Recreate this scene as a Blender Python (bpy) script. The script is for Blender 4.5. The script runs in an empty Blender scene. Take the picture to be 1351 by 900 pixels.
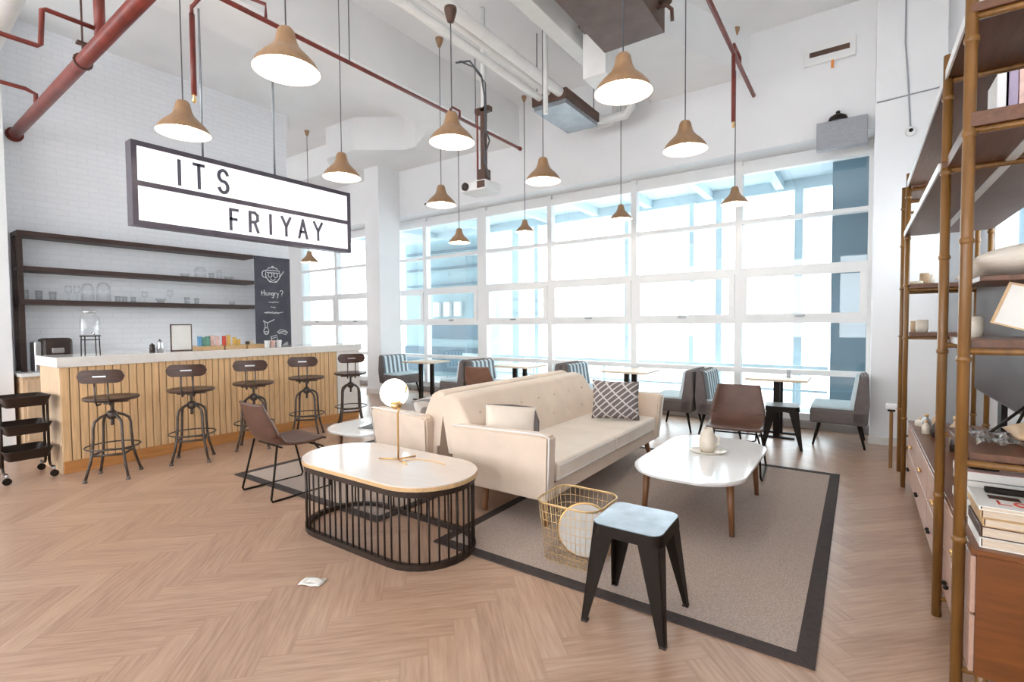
import bpy, bmesh, math, random
from mathutils import Vector, Matrix
random.seed(7)
D=bpy.data; SC=bpy.context.scene; COL=SC.collection
PI=math.pi
# ------------------------------------------------------------------ camera, light, exposure
cam_d=D.cameras.new('camera'); cam=D.objects.new('camera',cam_d); COL.objects.link(cam)
FPX=655.0; yaw,pit,rol=math.radians(-34.97),math.radians(2.03),math.radians(.43)
cam_d.sensor_width=36; cam_d.lens=FPX/1351*36; cam_d.clip_start=.05; cam_d.clip_end=300
fw=Vector((math.sin(yaw)*math.cos(pit),math.cos(yaw)*math.cos(pit),-math.sin(pit)))
rt=Vector((math.cos(yaw),-math.sin(yaw),0)); dn=fw.cross(rt)
c_,s_=math.cos(rol),math.sin(rol)
r2=c_*rt+s_*dn; d2=-s_*rt+c_*dn
cam.matrix_world=Matrix(((r2.x,-d2.x,-fw.x,0),(r2.y,-d2.y,-fw.y,0),(r2.z,-d2.z,-fw.z,1.45),(0,0,0,1)))
SC.camera=cam
SC.view_settings.view_transform='Standard'; SC.view_settings.look='None'
SC.view_settings.gamma=1; SC.view_settings.exposure=0.80
try: SC.view_settings.use_curve_mapping=False
except Exception: pass
w=D.worlds.new('sky'); SC.world=w; w.use_nodes=True
bg=w.node_tree.nodes['Background']; bg.inputs[0].default_value=(.93,.97,1.0,1); bg.inputs[1].default_value=4.6
LAMP_E=30.0
# ------------------------------------------------------------------ materials
class NT:
    def __init__(s,name):
        s.m=D.materials.new(name); s.m.use_nodes=True; s.t=s.m.node_tree
        s.b=s.t.nodes['Principled BSDF']
    def n(s,t,**k):
        x=s.t.nodes.new(t)
        for a,b in k.items(): setattr(x,a,b)
        return x
    def l(s,a,b): s.t.links.new(a,b)
    def math(s,op,a,b=None,c=None):
        x=s.n('ShaderNodeMath',operation=op)
        for i,v in enumerate((a,b,c)):
            if v is None: continue
            if isinstance(v,(int,float)): x.inputs[i].default_value=v
            else: s.l(v,x.inputs[i])
        return x.outputs[0]
    def ramp(s,fac,stops):
        r=s.n('ShaderNodeValToRGB'); e=r.color_ramp.elements
        while len(e)<len(stops): e.new(.5)
        for i,(p,c) in enumerate(stops): e[i].position=p; e[i].color=(*c,1)
        s.l(fac,r.inputs[0]); return r.outputs[0]
def sp(b,rough=.5,metal=0,spec=None):
    b.inputs['Roughness'].default_value=rough; b.inputs['Metallic'].default_value=metal
    if spec is not None: b.inputs['Specular IOR Level'].default_value=spec
def pm(name,c,rough=.5,metal=0,var=.08,scale=6,bump=0,bscale=60,stretch=(1,1,1),spec=None,sheen=0):
    """procedural paint / metal / cloth: base colour broken by noise"""
    q=NT(name); sp(q.b,rough,metal,spec)
    tc=q.n('ShaderNodeTexCoord'); mp=q.n('ShaderNodeMapping'); mp.inputs['Scale'].default_value=stretch
    q.l(tc.outputs['Object'],mp.inputs[0])
    nz=q.n('ShaderNodeTexNoise'); nz.inputs['Scale'].default_value=scale; nz.inputs['Detail'].default_value=4
    q.l(mp.outputs[0],nz.inputs['Vector'])
    lo=tuple(max(0,x*(1-var)) for x in c); hi=tuple(min(1,x*(1+var)) for x in c)
    q.l(q.ramp(nz.outputs['Fac'],[(.3,lo),(.7,hi)]),q.b.inputs['Base Color'])
    if bump:
        n2=q.n('ShaderNodeTexNoise'); n2.inputs['Scale'].default_value=bscale; q.l(mp.outputs[0],n2.inputs['Vector'])
        bp=q.n('ShaderNodeBump'); bp.inputs['Strength'].default_value=bump; bp.inputs['Distance'].default_value=.01
        q.l(n2.outputs['Fac'],bp.inputs['Height']); q.l(bp.outputs[0],q.b.inputs['Normal'])
    if sheen: q.b.inputs['Sheen Weight'].default_value=sheen
    return q.m
def wood(name,c,axis=2,rough=.45,var=.25,sc=3):
    st=[14,14,14]; st[axis]=1.2
    return pm(name,c,rough,0,var,sc,stretch=tuple(st),bump=.05,bscale=8)
def emit(name,c,s):
    m=D.materials.new(name); m.use_nodes=True; t=m.node_tree; t.nodes.clear()
    e=t.nodes.new('ShaderNodeEmission'); o=t.nodes.new('ShaderNodeOutputMaterial')
    e.inputs[0].default_value=(*c,1); e.inputs[1].default_value=s; t.links.new(e.outputs[0],o.inputs[0]); return m
def glassmat(name,tint,gl=.06,rough=.02):
    m=D.materials.new(name); m.use_nodes=True; t=m.node_tree; t.nodes.clear()
    o=t.nodes.new('ShaderNodeOutputMaterial'); tr=t.nodes.new('ShaderNodeBsdfTransparent'); g=t.nodes.new('ShaderNodeBsdfGlossy')
    lw=t.nodes.new('ShaderNodeLayerWeight'); lw.inputs[0].default_value=.25
    mu=t.nodes.new('ShaderNodeMath'); mu.operation='MULTIPLY_ADD'; mu.inputs[1].default_value=.5; mu.inputs[2].default_value=gl
    mx=t.nodes.new('ShaderNodeMixShader'); tr.inputs[0].default_value=(*tint,1); g.inputs['Roughness'].default_value=rough
    t.links.new(lw.outputs['Facing'],mu.inputs[0]); t.links.new(mu.outputs[0],mx.inputs[0])
    t.links.new(tr.outputs[0],mx.inputs[1]); t.links.new(g.outputs[0],mx.inputs[2]); t.links.new(mx.outputs[0],o.inputs[0]); return m
def herring():
    q=NT('herringbone oak planks'); sp(q.b,.42,0,.5)
    W=.12; N=6
    tc=q.n('ShaderNodeTexCoord'); mp=q.n('ShaderNodeMapping'); mp.inputs['Rotation'].default_value=(0,0,math.radians(-45)); mp.inputs['Scale'].default_value=(1/W,1/W,1)
    q.l(tc.outputs['Object'],mp.inputs[0]); s=q.n('ShaderNodeSeparateXYZ'); q.l(mp.outputs[0],s.inputs[0])
    u,v=s.outputs[0],s.outputs[1]; M=q.math
    i=M('FLOOR',u); j=M('FLOOR',v); fu=M('SUBTRACT',u,i); fv=M('SUBTRACT',v,j)
    k=M('FLOORED_MODULO',M('SUBTRACT',i,j),2*N)
    hz=M('LESS_THAN',k,N-.5)
    off=M('ADD',M('MULTIPLY',hz,k),M('MULTIPLY',M('SUBTRACT',1,hz),M('SUBTRACT',2*N-1,k)))
    al=M('ADD',off,M('ADD',M('MULTIPLY',hz,fu),M('MULTIPLY',M('SUBTRACT',1,hz),fv)))   # 0..N along
    ac=M('ADD',M('MULTIPLY',hz,fv),M('MULTIPLY',M('SUBTRACT',1,hz),fu))               # 0..1 across
    ix=M('SUBTRACT',i,M('MULTIPLY',hz,off)); jx=M('SUBTRACT',j,M('MULTIPLY',M('SUBTRACT',1,hz),off))
    cb=q.n('ShaderNodeCombineXYZ'); q.l(ix,cb.inputs[0]); q.l(jx,cb.inputs[1]); q.l(hz,cb.inputs[2])
    wn=q.n('ShaderNodeTexWhiteNoise'); q.l(cb.outputs[0],wn.inputs['Vector'])
    g=q.n('ShaderNodeCombineXYZ'); q.l(M('ADD',M('MULTIPLY',al,.35),M('MULTIPLY',wn.outputs['Value'],50)),g.inputs[0]); q.l(M('MULTIPLY',ac,4.5),g.inputs[1]); q.l(M('MULTIPLY',wn.outputs['Value'],9),g.inputs[2])
    nz=q.n('ShaderNodeTexNoise'); nz.inputs['Scale'].default_value=1.6; nz.inputs['Detail'].default_value=5; q.l(g.outputs[0],nz.inputs['Vector'])
    f=M('ADD',M('MULTIPLY',wn.outputs['Value'],.20),M('MULTIPLY',nz.outputs['Fac'],.88))
    col=q.ramp(f,[(.28,(.33,.20,.135)),(.5,(.43,.275,.190)),(.8,(.53,.36,.26))])
    e=M('MINIMUM',M('MINIMUM',ac,M('SUBTRACT',1,ac)),M('MINIMUM',al,M('SUBTRACT',N,al)))
    gap=M('LESS_THAN',e,.022)
    mx=q.n('ShaderNodeMix',data_type='RGBA'); q.l(M('MULTIPLY',gap,.3),mx.inputs[0]); q.l(col,mx.inputs[6]); mx.inputs[7].default_value=(.24,.14,.09,1)
    q.l(mx.outputs[2],q.b.inputs['Base Color']); 
    rr=M('ADD',.24,M('MULTIPLY',nz.outputs['Fac'],.16)); q.l(rr,q.b.inputs['Roughness'])
    return q.m
def brick():
    q=NT('white painted brick'); sp(q.b,.6)
    tc=q.n('ShaderNodeTexCoord'); s=q.n('ShaderNodeSeparateXYZ'); q.l(tc.outputs['Object'],s.inputs[0])
    cb=q.n('ShaderNodeCombineXYZ'); q.l(q.math('ADD',s.outputs[0],s.outputs[1]),cb.inputs[0]); q.l(s.outputs[2],cb.inputs[1])
    b=q.n('ShaderNodeTexBrick'); b.inputs['Scale'].default_value=1; b.inputs['Brick Width'].default_value=.22; b.inputs['Row Height'].default_value=.075
    b.inputs['Mortar Size'].default_value=.006; b.inputs['Mortar Smooth'].default_value=.3
    b.inputs['Color1'].default_value=(.90,.91,.94,1); b.inputs['Color2'].default_value=(.88,.89,.92,1); b.inputs['Mortar'].default_value=(.83,.84,.87,1)
    q.l(cb.outputs[0],b.inputs['Vector']); q.l(b.outputs['Color'],q.b.inputs['Base Color'])
    bp=q.n('ShaderNodeBump'); bp.inputs['Strength'].default_value=.3; bp.inputs['Distance'].default_value=.006; bp.invert=True
    q.l(b.outputs['Fac'],bp.inputs['Height']); q.l(bp.outputs[0],q.b.inputs['Normal']); return q.m
def rugmat():
    q=NT('woven sisal rug'); sp(q.b,.95,0,.1)
    tc=q.n('ShaderNodeTexCoord'); nz=q.n('ShaderNodeTexNoise'); nz.inputs['Scale'].default_value=150; nz.inputs['Detail'].default_value=3
    q.l(tc.outputs['Object'],nz.inputs['Vector'])
    q.l(q.ramp(nz.outputs['Fac'],[(.33,(.32,.25,.215)),(.68,(.53,.44,.385))]),q.b.inputs['Base Color'])
    bp=q.n('ShaderNodeBump'); bp.inputs['Strength'].default_value=.4; bp.inputs['Distance'].default_value=.004; q.l(nz.outputs['Fac'],bp.inputs['Height']); q.l(bp.outputs[0],q.b.inputs['Normal']); return q.m
def stripes(name,a,b,axis=1,n=9.0,soft=.08):
    q=NT(name); sp(q.b,.9)
    tc=q.n('ShaderNodeTexCoord'); s=q.n('ShaderNodeSeparateXYZ'); q.l(tc.outputs['Object'],s.inputs[0])
    f=q.math('SINE',q.math('MULTIPLY',s.outputs[axis],n*2*PI)); f=q.math('MULTIPLY_ADD',f,.5,.5)
    q.l(q.ramp(f,[(.5-soft,a),(.5+soft,b)]),q.b.inputs['Base Color']); return q.m
def lattice():
    q=NT('lattice weave cushion'); sp(q.b,.9)
    tc=q.n('ShaderNodeTexCoord'); s=q.n('ShaderNodeSeparateXYZ'); q.l(tc.outputs['Object'],s.inputs[0]); M=q.math
    a=M('ADD',s.outputs[0],s.outputs[2]); b=M('SUBTRACT',s.outputs[0],s.outputs[2])
    def tri(v,f): return M('PINGPONG',M('MULTIPLY',v,f),1.0)
    la=M('LESS_THAN',tri(a,30),.27); lb=M('LESS_THAN',tri(b,30),.27)
    big=M('GREATER_THAN',M('PINGPONG',M('MULTIPLY',a,15),1.0),.55)
    f=M('MAXIMUM',M('MULTIPLY',la,big),M('MULTIPLY',lb,1)); 
    q.l(q.ramp(f,[(.4,(.17,.14,.14)),(.6,(.62,.58,.56))]),q.b.inputs['Base Color']); return q.m
def marble(name,c,v=(.62,.62,.66)):
    q=NT(name); sp(q.b,.10,0,.5)
    tc=q.n('ShaderNodeTexCoord'); nz=q.n('ShaderNodeTexNoise'); nz.inputs['Scale'].default_value=2.2; nz.inputs['Detail'].default_value=7; nz.inputs['Distortion'].default_value=1.6
    q.l(tc.outputs['Object'],nz.inputs['Vector']); q.l(q.ramp(nz.outputs['Fac'],[(.44,c),(.5,v),(.56,c)]),q.b.inputs['Base Color']); return q.m
M={}
M['floor']=herring(); M['brick']=brick(); M['rug']=rugmat()
M['wall']=pm('white wall paint',(.87,.87,.88),.7,0,.02,2,bump=.05,bscale=90)
M['ceil']=pm('white ceiling paint',(.90,.90,.90),.75,0,.03,1.5,bump=.1,bscale=25)
M['frame']=pm('white window frame',(.86,.86,.86),.45,0,.02,3)
M['pipew']=pm('white painted pipe',(.82,.82,.80),.45,0,.04,5)
M['red']=pm('oxide red pipe paint',(.20,.035,.025),.4,0,.25,7)
M['glass']=glassmat('window glass',(.93,.97,.98),.05)
M['clear']=glassmat('clear glassware',(.985,.99,.995),.02)
M['copper']=wood('tan shade lacquer',(.36,.21,.11),2,.35,.12)
M['inner']=pm('white shade lining',(.9,.88,.84),.6,0,.01,3)
M['bulb']=emit('lamp bulb glow',(1,.86,.68),LAMP_E)
M['cord']=pm('dark flex',(.10,.10,.11),.5,0,.1,8)
M['steel']=pm('brushed steel',(.55,.56,.58),.3,1,.1,12)
M['bronze']=pm('dark bronze sign frame',(.10,.085,.11),.4,.3,.15,6)
M['signlit']=emit('backlit sign panel',(1,.985,.99),1.0)
M['letter']=pm('dark sign letter',(.10,.095,.13),.5,0,.1,6)
M['slat']=wood('pale oak slat',(.68,.44,.23),2,.5,.14)
M['slatdark']=wood('groove board',(.34,.20,.10),2,.6,.2)
M['plinth']=wood('amber oak plinth',(.50,.22,.065),1,.45,.15)
M['panel']=wood('pale bar end board',(.70,.50,.32),2,.5,.1)
M['marblew']=marble('white stone worktop',(.78,.75,.71),(.74,.71,.68))
M['tabletop']=marble('pink white stone top',(.76,.66,.59),(.74,.64,.57))
M['marble2']=marble('polished white tabletop',(.88,.88,.88),(.85,.85,.86))
M['oakedge']=wood('oak edge band',(.62,.40,.20),0,.4,.15)
M['black']=pm('black steel',(.014,.009,.006),.5,.0,.2,9,spec=.18)
M['brownsteel']=pm('dark brown lacquered steel',(.026,.014,.009),.45,0,.25,7,spec=.35)
M['gun']=pm('worn gunmetal',(.10,.08,.07),.40,.7,.35,14)
M['stoolwood']=wood('dark walnut stool wood',(.055,.022,.013),0,.35,.3)
M['rackwood']=wood('dark walnut rack wood',(.055,.03,.024),1,.5,.3)
M['leather']=pm('brown leather',(.105,.048,.032),.42,0,.2,9,bump=.08,bscale=140)
M['leather2']=pm('tan brown leather',(.20,.10,.065),.42,0,.2,9,bump=.08,bscale=140)
M['cream']=pm('cream upholstery',(.76,.62,.50),.9,0,.05,5,bump=.18,bscale=220,sheen=.2)
M['creamw']=pm('pale cream seat cloth',(.80,.70,.60),.9,0,.05,5,bump=.18,bscale=220,sheen=.2)
M['pipe']=pm('white piping',(.84,.82,.80),.8,0,.02,5)
M['button']=pm('tan button',(.66,.50,.34),.7,0,.05,8)
M['legwood']=wood('walnut leg',(.20,.085,.035),2,.4,.2)
M['brass']=pm('satin brass',(.74,.47,.20),.28,1,.08,8)
M['wirebrass']=pm('gilt wire',(.70,.49,.24),.35,.8,.1,12)
M['bamboo']=wood('golden cane post',(.21,.095,.022),2,.35,.25)
M['shelfwood']=wood('reddish brown shelf board',(.15,.065,.035),1,.4,.22)
M['cabwood']=wood('teak cabinet veneer',(.17,.052,.010),0,.35,.2)
M['cabfront']=wood('drawer veneer with painted sheen',(.48,.30,.23),1,.4,.1)  # wood drawer fronts; pale pinkish tone puts their grazing reflection into the colour
M['underlam']=pm('grey brown laminate',(.28,.22,.205),.5,0,.06,4)
M['white']=pm('white gloss',(.85,.85,.84),.3,0,.02,4)
M['chrome']=pm('chrome',(.75,.75,.76),.15,1,.03,5)
M['greycloth']=pm('grey brown booth cloth',(.155,.132,.128),.9,0,.10,12,bump=.15,bscale=200)
M['stripe']=stripes('blue grey striped cloth',(.66,.77,.82),(.16,.19,.21),1,9)
M['paleblue']=pm('pale blue seat cloth',(.56,.68,.73),.9,0,.06,8)
M['globe']=emit('lit opal globe',(1,.93,.86),1.9)
M['paper']=pm('white paper',(.84,.82,.78),.8,0,.03,8)
M['chalk']=emit('x',(0,0,0),0) if False else pm('white chalk',(.80,.80,.82),.95,0,.05,20)
M['slate']=pm('chalkboard slate',(.075,.075,.095),.8,0,.2,5)
M['extwall']=pm('blue grey render outside',(.13,.20,.25),.8,0,.2,.8)
M['extlight']=pm('pale blue cladding outside',(.60,.72,.77),.8,0,.10,.7)
M['teal']=pm('teal rendered wall outside',(.33,.46,.50),.8,0,.15,.7)
M['ground']=pm('pale paving',(.6,.6,.6),.9,0,.05,1)
M['metalseat']=pm('pale blue grey zinc seat',(.30,.36,.42),.3,.3,.25,9)
M['acdark']=pm('brown duct metal',(.10,.052,.036),.5,.1,.3,4)
M['galv']=pm('galvanised duct metal',(.30,.32,.34),.4,.6,.15,6)
M['screen']=pm('dark tv glass',(.045,.024,.018),.3,0,.3,2,spec=.02)
M['kraft']=pm('kraft paper parcel',(.55,.38,.24),.7,0,.08,9)
M['rug_edge']=pm('dark rug binding',(.045,.033,.03),.9,0,.2,40)
M['lattice']=lattice()
M['kettle']=pm('dark appliance enamel',(.035,.022,.018),.4,0,.15,6)
M['redp']=pm('red packet',(.65,.06,.03),.4,0,.1,9); M['yel']=pm('yellow packet',(.80,.50,.12),.4,0,.15,9)
M['green']=pm('green packet',(.12,.30,.22),.4,0,.2,9); M['blue']=pm('blue packet',(.15,.38,.62),.4,0,.2,9); M['pink']=pm('pink white packet',(.75,.50,.45),.4,0,.2,25)
M['lav']=pm('lavender book cloth',(.40,.33,.46),.6,0,.1,9)
M['orange']=pm('orange tag plastic',(.80,.28,.06),.5,0,.1,9)
M['greyplas']=pm('grey speaker grille',(.36,.37,.40),.6,0,.1,60)
M['pages']=pm('page edges',(.66,.54,.42),.85,0,.15,20,stretch=(1,1,30))
M['ceram']=pm('cream ceramic',(.74,.66,.55),.35,0,.08,10)
M['vellum']=pm('pale drum skin',(.62,.60,.57),.6,0,.08,6)
# ------------------------------------------------------------------ mesh builder
class MB:
    def __init__(s): s.b=bmesh.new()
    def _mark(s): s.b.verts.ensure_lookup_table(); return len(s.b.verts)
    def box(s,x0,x1,y0,y1,z0,z1,bev=0,seg=2,smooth=False):
        P=[(x,y,z) for x in (x0,x1) for y in (y0,y1) for z in (z0,z1)]
        v=[s.b.verts.new(p) for p in P]
        F=[s.b.faces.new([v[i] for i in f]) for f in ((0,1,3,2),(4,6,7,5),(0,4,5,1),(2,3,7,6),(0,2,6,4),(1,5,7,3))]
        if bev:
            es={e for f in F for e in f.edges}
            r=bmesh.ops.bevel(s.b,geom=list(es),offset=bev,segments=seg,affect='EDGES',profile=.6)
            if smooth:
                for f in r['faces']: f.smooth=True
                for x in v:
                    if x.is_valid:
                        for f in x.link_faces: f.smooth=True
        return s
    def obox(s,c,ax,ay,az,hx,hy,hz):
        """box oriented by three axes"""
        c,ax,ay,az=Vector(c),Vector(ax).normalized(),Vector(ay).normalized(),Vector(az).normalized()
        v=[s.b.verts.new(c+ax*a*hx+ay*b*hy+az*d*hz) for a in (-1,1) for b in (-1,1) for d in (-1,1)]
        for f in ((0,1,3,2),(4,6,7,5),(0,4,5,1),(2,3,7,6),(0,2,6,4),(1,5,7,3)): s.b.faces.new([v[i] for i in f])
        return s
    def hexa(s,a,b):
        """loft between two equal polygons given as 3d lists"""
        va=[s.b.verts.new(p) for p in a]; vb=[s.b.verts.new(p) for p in b]; n=len(a)
        s.b.faces.new(va[::-1]); s.b.faces.new(vb)
        for i in range(n): s.b.faces.new([va[i],va[(i+1)%n],vb[(i+1)%n],vb[i]])
        return s
    def prism(s,poly,lo,hi,ax='z'):
        f={'z':lambda p,h:(p[0],p[1],h),'y':lambda p,h:(p[0],h,p[1]),'x':lambda p,h:(h,p[0],p[1])}[ax]
        return s.hexa([f(p,lo) for p in poly],[f(p,hi) for p in poly])
    def tube(s,pts,r,n=8,closed=False,cap=True):
        P=[Vector(p) for p in pts]; m=len(P); rings=[]
        rr=r if isinstance(r,(list,tuple)) else [r]*m
        prev=None
        for i in range(m):
            if closed: t=(P[(i+1)%m]-P[i-1])
            else: t=P[min(i+1,m-1)]-P[max(i-1,0)]
            t.normalize()
            if prev is None:
                a=Vector((0,0,1)) if abs(t.z)<.9 else Vector((1,0,0)); u=t.cross(a).normalized()
            else:
                u=prev-t*prev.dot(t)
                u=u.normalized() if u.length>1e-6 else t.orthogonal().normalized()
            prev=u; v=t.cross(u)
            rings.append([s.b.verts.new(P[i]+(u*math.cos(2*PI*k/n)+v*math.sin(2*PI*k/n))*rr[i]) for k in range(n)])
        for i in range(m if closed else m-1):
            A,B=rings[i],rings[(i+1)%m]
            for k in range(n):
                f=s.b.faces.new([A[k],A[(k+1)%n],B[(k+1)%n],B[k]]); f.smooth=True
        if not closed and cap: s.b.faces.new(rings[0][::-1]); s.b.faces.new(rings[-1])
        return s
    def lathe(s,prof,c=(0,0,0),n=28,smooth=True,closed=False):
        rings=[]
        for r,z in prof:
            if r<1e-5: rings.append([s.b.verts.new((c[0],c[1],c[2]+z))])
            else: rings.append([s.b.verts.new((c[0]+r*math.cos(2*PI*k/n),c[1]+r*math.sin(2*PI*k/n),c[2]+z)) for k in range(n)])
        for A,B in zip(rings,rings[1:]):
            for k in range(n):
                a,b=(A[k%len(A)],A[(k+1)%len(A)]) ; d,e=(B[k%len(B)],B[(k+1)%len(B)])
                q=[a,b,e,d]; u=[]
                for x in q:
                    if x not in u: u.append(x)
                if len(u)>=3:
                    try: s.b.faces.new(u).smooth=smooth
                    except ValueError: pass
        return s
    def ball(s,c,r,n=20,sc=(1,1,1)):
        m=n//2; pr=[(r*math.sin(PI*i/m)*1.0,-r*math.cos(PI*i/m)*sc[2]) for i in range(m+1)]
        k=s._mark(); s.lathe(pr,(0,0,0),n); s.b.verts.ensure_lookup_table()
        for v in s.b.verts[k:]: v.co=Vector((v.co.x*sc[0],v.co.y*sc[1],v.co.z))+Vector(c)
        return s
    def grid(s,fn,nu,nv,smooth=True):
        V=[[s.b.verts.new(fn(i/nu,j/nv)) for j in range(nv+1)] for i in range(nu+1)]
        for i in range(nu):
            for j in range(nv): s.b.faces.new([V[i][j],V[i+1][j],V[i+1][j+1],V[i][j+1]]).smooth=smooth
        return s
    def xf(s,mat,k=0):
        s.b.verts.ensure_lookup_table()
        for v in s.b.verts[k:]: v.co=mat@v.co
        return s
    def build(s,name,mat,parent=None,loc=None):
        bmesh.ops.remove_doubles(s.b,verts=s.b.verts,dist=1e-6) if False else None
        bmesh.ops.recalc_face_normals(s.b,faces=s.b.faces)
        me=D.meshes.new(name); s.b.to_mesh(me); s.b.free(); me.materials.append(mat)
        o=D.objects.new(name,me); COL.objects.link(o)
        if parent: o.parent=parent
        if loc: o.location=loc
        return o
def tag(o,label,cat,group=None,kind=None):
    o['label']=label; o['category']=cat
    if group: o['group']=group
    if kind: o['kind']=kind
    return o
def thing(name,label,cat,loc=(0,0,0),rz=0,group=None):
    o=D.objects.new(name,None); COL.objects.link(o); o.location=loc; o.rotation_euler=(0,0,rz); o.empty_display_size=.1
    return tag(o,label,cat,group)
def struct(name,mb,mat,parent=None):
    o=mb.build(name,mat,parent)
    if not parent: o['kind']='structure'
    return o
def dup(root,loc,rz=None,label=None,group=None,scale=None):
    r=root.copy(); COL.objects.link(r); r.location=loc
    if rz is not None: r.rotation_euler=(0,0,rz)
    if label: r['label']=label
    if group: r['group']=group
    if scale: r.scale=scale
    def rec(a,b):
        for ch in list(a.children):
            c=ch.copy(); COL.objects.link(c); c.parent=b; rec(ch,c)
    rec(root,r); return r
def rpoly(hx,hy,r,n=8,cx=0,cy=0):
    out=[]
    for sx,sy,a0 in ((1,1,0),(-1,1,90),(-1,-1,180),(1,-1,270)):
        for i in range(n+1):
            a=math.radians(a0+90*i/n); out.append((cx+sx*(hx-r)+r*math.cos(a),cy+sy*(hy-r)+r*math.sin(a)))
    return out
def cushion(mb,w,h,t,c=(0,0,0),n=18,p=2.6,pinch=.06):
    """pillow in local XZ plane, thickness along Y"""
    def sh(sgn):
        def f(u,v):
            x=2*u-1; z=2*v-1
            th=max(0,(1-abs(x)**p)*(1-abs(z)**p))**.55
            k=1-pinch*(1-abs(x)**2)*abs(z)**4; k2=1-pinch*(1-abs(z)**2)*abs(x)**4
            return (c[0]+x*w/2*k2,c[1]+sgn*th*t/2,c[2]+z*h/2*k)
        return f
    mb.grid(sh(1),n,n); mb.grid(sh(-1),n,n); bmesh.ops.remove_doubles(mb.b,verts=mb.b.verts,dist=1e-5)
    return mb
# ------------------------------------------------------------------ setting
XR=1.12; XL=-13.6; YW=7.85; ZC=5.3; YF=-4.0
struct('floor',MB().box(XL,XR+.2,YF,YW+.2,-.12,0),M['floor'])
struct('ceiling',MB().box(XL,XR+.2,YF,YW+.3,ZC,ZC+.2),M['ceil'])
EDGE=[-12.45,-10.9,-9.33,-7.76,-6.19,-4.62,-3.03,-1.45,.12]
# left brick wall behind the bar, pier, far room walls
struct('wall_left',MB().box(-8.9,-8.7,1.3,5.22,0,ZC),M['brick'])
struct('wall_left_pier',MB().box(-8.9,-8.2,-.6,1.42,0,ZC),M['wall'])
struct('wall_far_left',MB().box(XL-.2,XL,YF,YW+.2,0,ZC),M['wall'])
# back wall
b=MB(); b.box(XL,XR+.2,7.42,YW+.28,3.75,ZC); b.box(.12,XR+.2,YW,YW+.25,0,3.75); b.box(XL,EDGE[0],YW,YW+.25,0,3.75)
struct('wall_back',b,M['wall'])
struct('wall_right_column',MB().box(.12,.745,7.2,YW,0,ZC,),M['wall'])
struct('wall_left_column',MB().box(-8.54,-8.10,6.85,7.41,0,ZC),M['wall'])
struct('baseboard_left_column',MB().box(-8.56,-8.08,6.83,7.41,0,.1),M['marblew'])
# right wall with windows
b=MB(); b.box(XR,XR+.2,YF,YW,0,1.95); b.box(XR,XR+.2,YF,YW,2.75,ZC)
for y0,y1 in ((YF,4.5),(7.15,YW)): b.box(XR,XR+.2,y0,y1,1.95,2.75)
struct('wall_right',b,M['wall'])
# wall behind the camera, window openings
b=MB(); b.box(XL,XR+.2,YF-.2,YF,0,.9); b.box(XL,XR+.2,YF-.2,YF,3.6,ZC)
for i in range(9):
    x=XL+(XR-XL)*i/8; b.box(x-.18,x+.18,YF-.2,YF,.9,3.6)
struct('wall_front',b,M['wall'])
# beams
b=MB(); b.box(-5.75,-5.0,YF,7.42,4.62,ZC); struct('ceiling_beam',b,M['ceil'])
b=MB(); b.box(XL,-5.75,6.55,7.42,4.7,ZC); b.prism([(-5.75,6.0),(-5.75,6.55),(-6.7,6.55)],4.7,ZC); b.prism([(-7.0,6.55),(-9.2,6.55),(-8.6,6.0),(-7.75,6.0)],4.7,ZC); struct('ceiling_beam_back',b,M['ceil'])
b=MB(); b.hexa([(-1.26,7.42,4.75),(-1.78,6.15,4.75),(-2.05,4.5,4.75),(-2.05,YF,4.75),(-2.6,YF,4.75),(-2.6,7.42,4.75)],[(-1.26,7.42,ZC),(-1.78,6.15,ZC),(-2.05,4.5,ZC),(-2.05,YF,ZC),(-2.6,YF,ZC),(-2.6,7.42,ZC)])
struct('ceiling_beam_lounge',b,M['ceil'])
struct('trim_1',MB().box(EDGE[0],.12,7.7,YW,0,.10,.01),pm('window plinth stone',(.33,.30,.29),.6,0,.1,4))
struct('trim_2',MB().box(.10,.765,7.18,7.22,0,.09),M['marblew'])
# windows: one per bay of the glass wall
for i in range(8):
    x0,x1=EDGE[i],EDGE[i+1]
    wn=D.objects.new('window_%d'%(i+1),None); COL.objects.link(wn); wn.location=(x0,YW,0); wn['kind']='structure'
    W=x1-x0; b=MB(); mw=.055 if i!=4 else .05
    for xx,hw in ((0,.045 if i!=4 else .12),(W,.045 if i!=3 else .1)):
        b.box(xx if xx==0 else W-hw,hw if xx==0 else W,-.05,.09,0.1,3.9)
    for z,h in ((.13,.06),(.75,.035),(1.47,.045),(2.17,.05),(2.88,.03),(3.62,.055)): b.box(.02,W-.02,-.045,.08,z-h,z+h)
    b.build('window_frame',M['frame'],wn)
    b=MB(); b.box(.03,W-.03,.0,.06,3.66,4.05); b.build('upper_panel',M['frame'],wn)
    b=MB(); 
    for z0,z1 in ((.19,.715),(.785,1.425),(1.515,2.12),(2.22,2.85),(2.91,3.565)): b.box(.05,W-.05,.03,.038,z0,z1)
    b.build('pane',M['glass'],wn)
    b=MB(); s0=.07 if i!=4 else .15; s1=.07 if i!=3 else .14
    for q in ((s0-.03,s0+.05,1.5,2.14),(W-s1-.05,W-s1+.03,1.5,2.14),(s0+.05,W-s1-.05,1.5,1.56),(s0+.05,W-s1-.05,2.08,2.14)): b.box(q[0],q[1],-.07,-.02,q[2],q[3])
    sash=b.build('opening_sash',M['frame'],wn)
    MB().box(W/2-.06,W/2+.06,-.10,-.07,1.515,1.54,.005).build('handle',M['galv'],sash)
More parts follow.
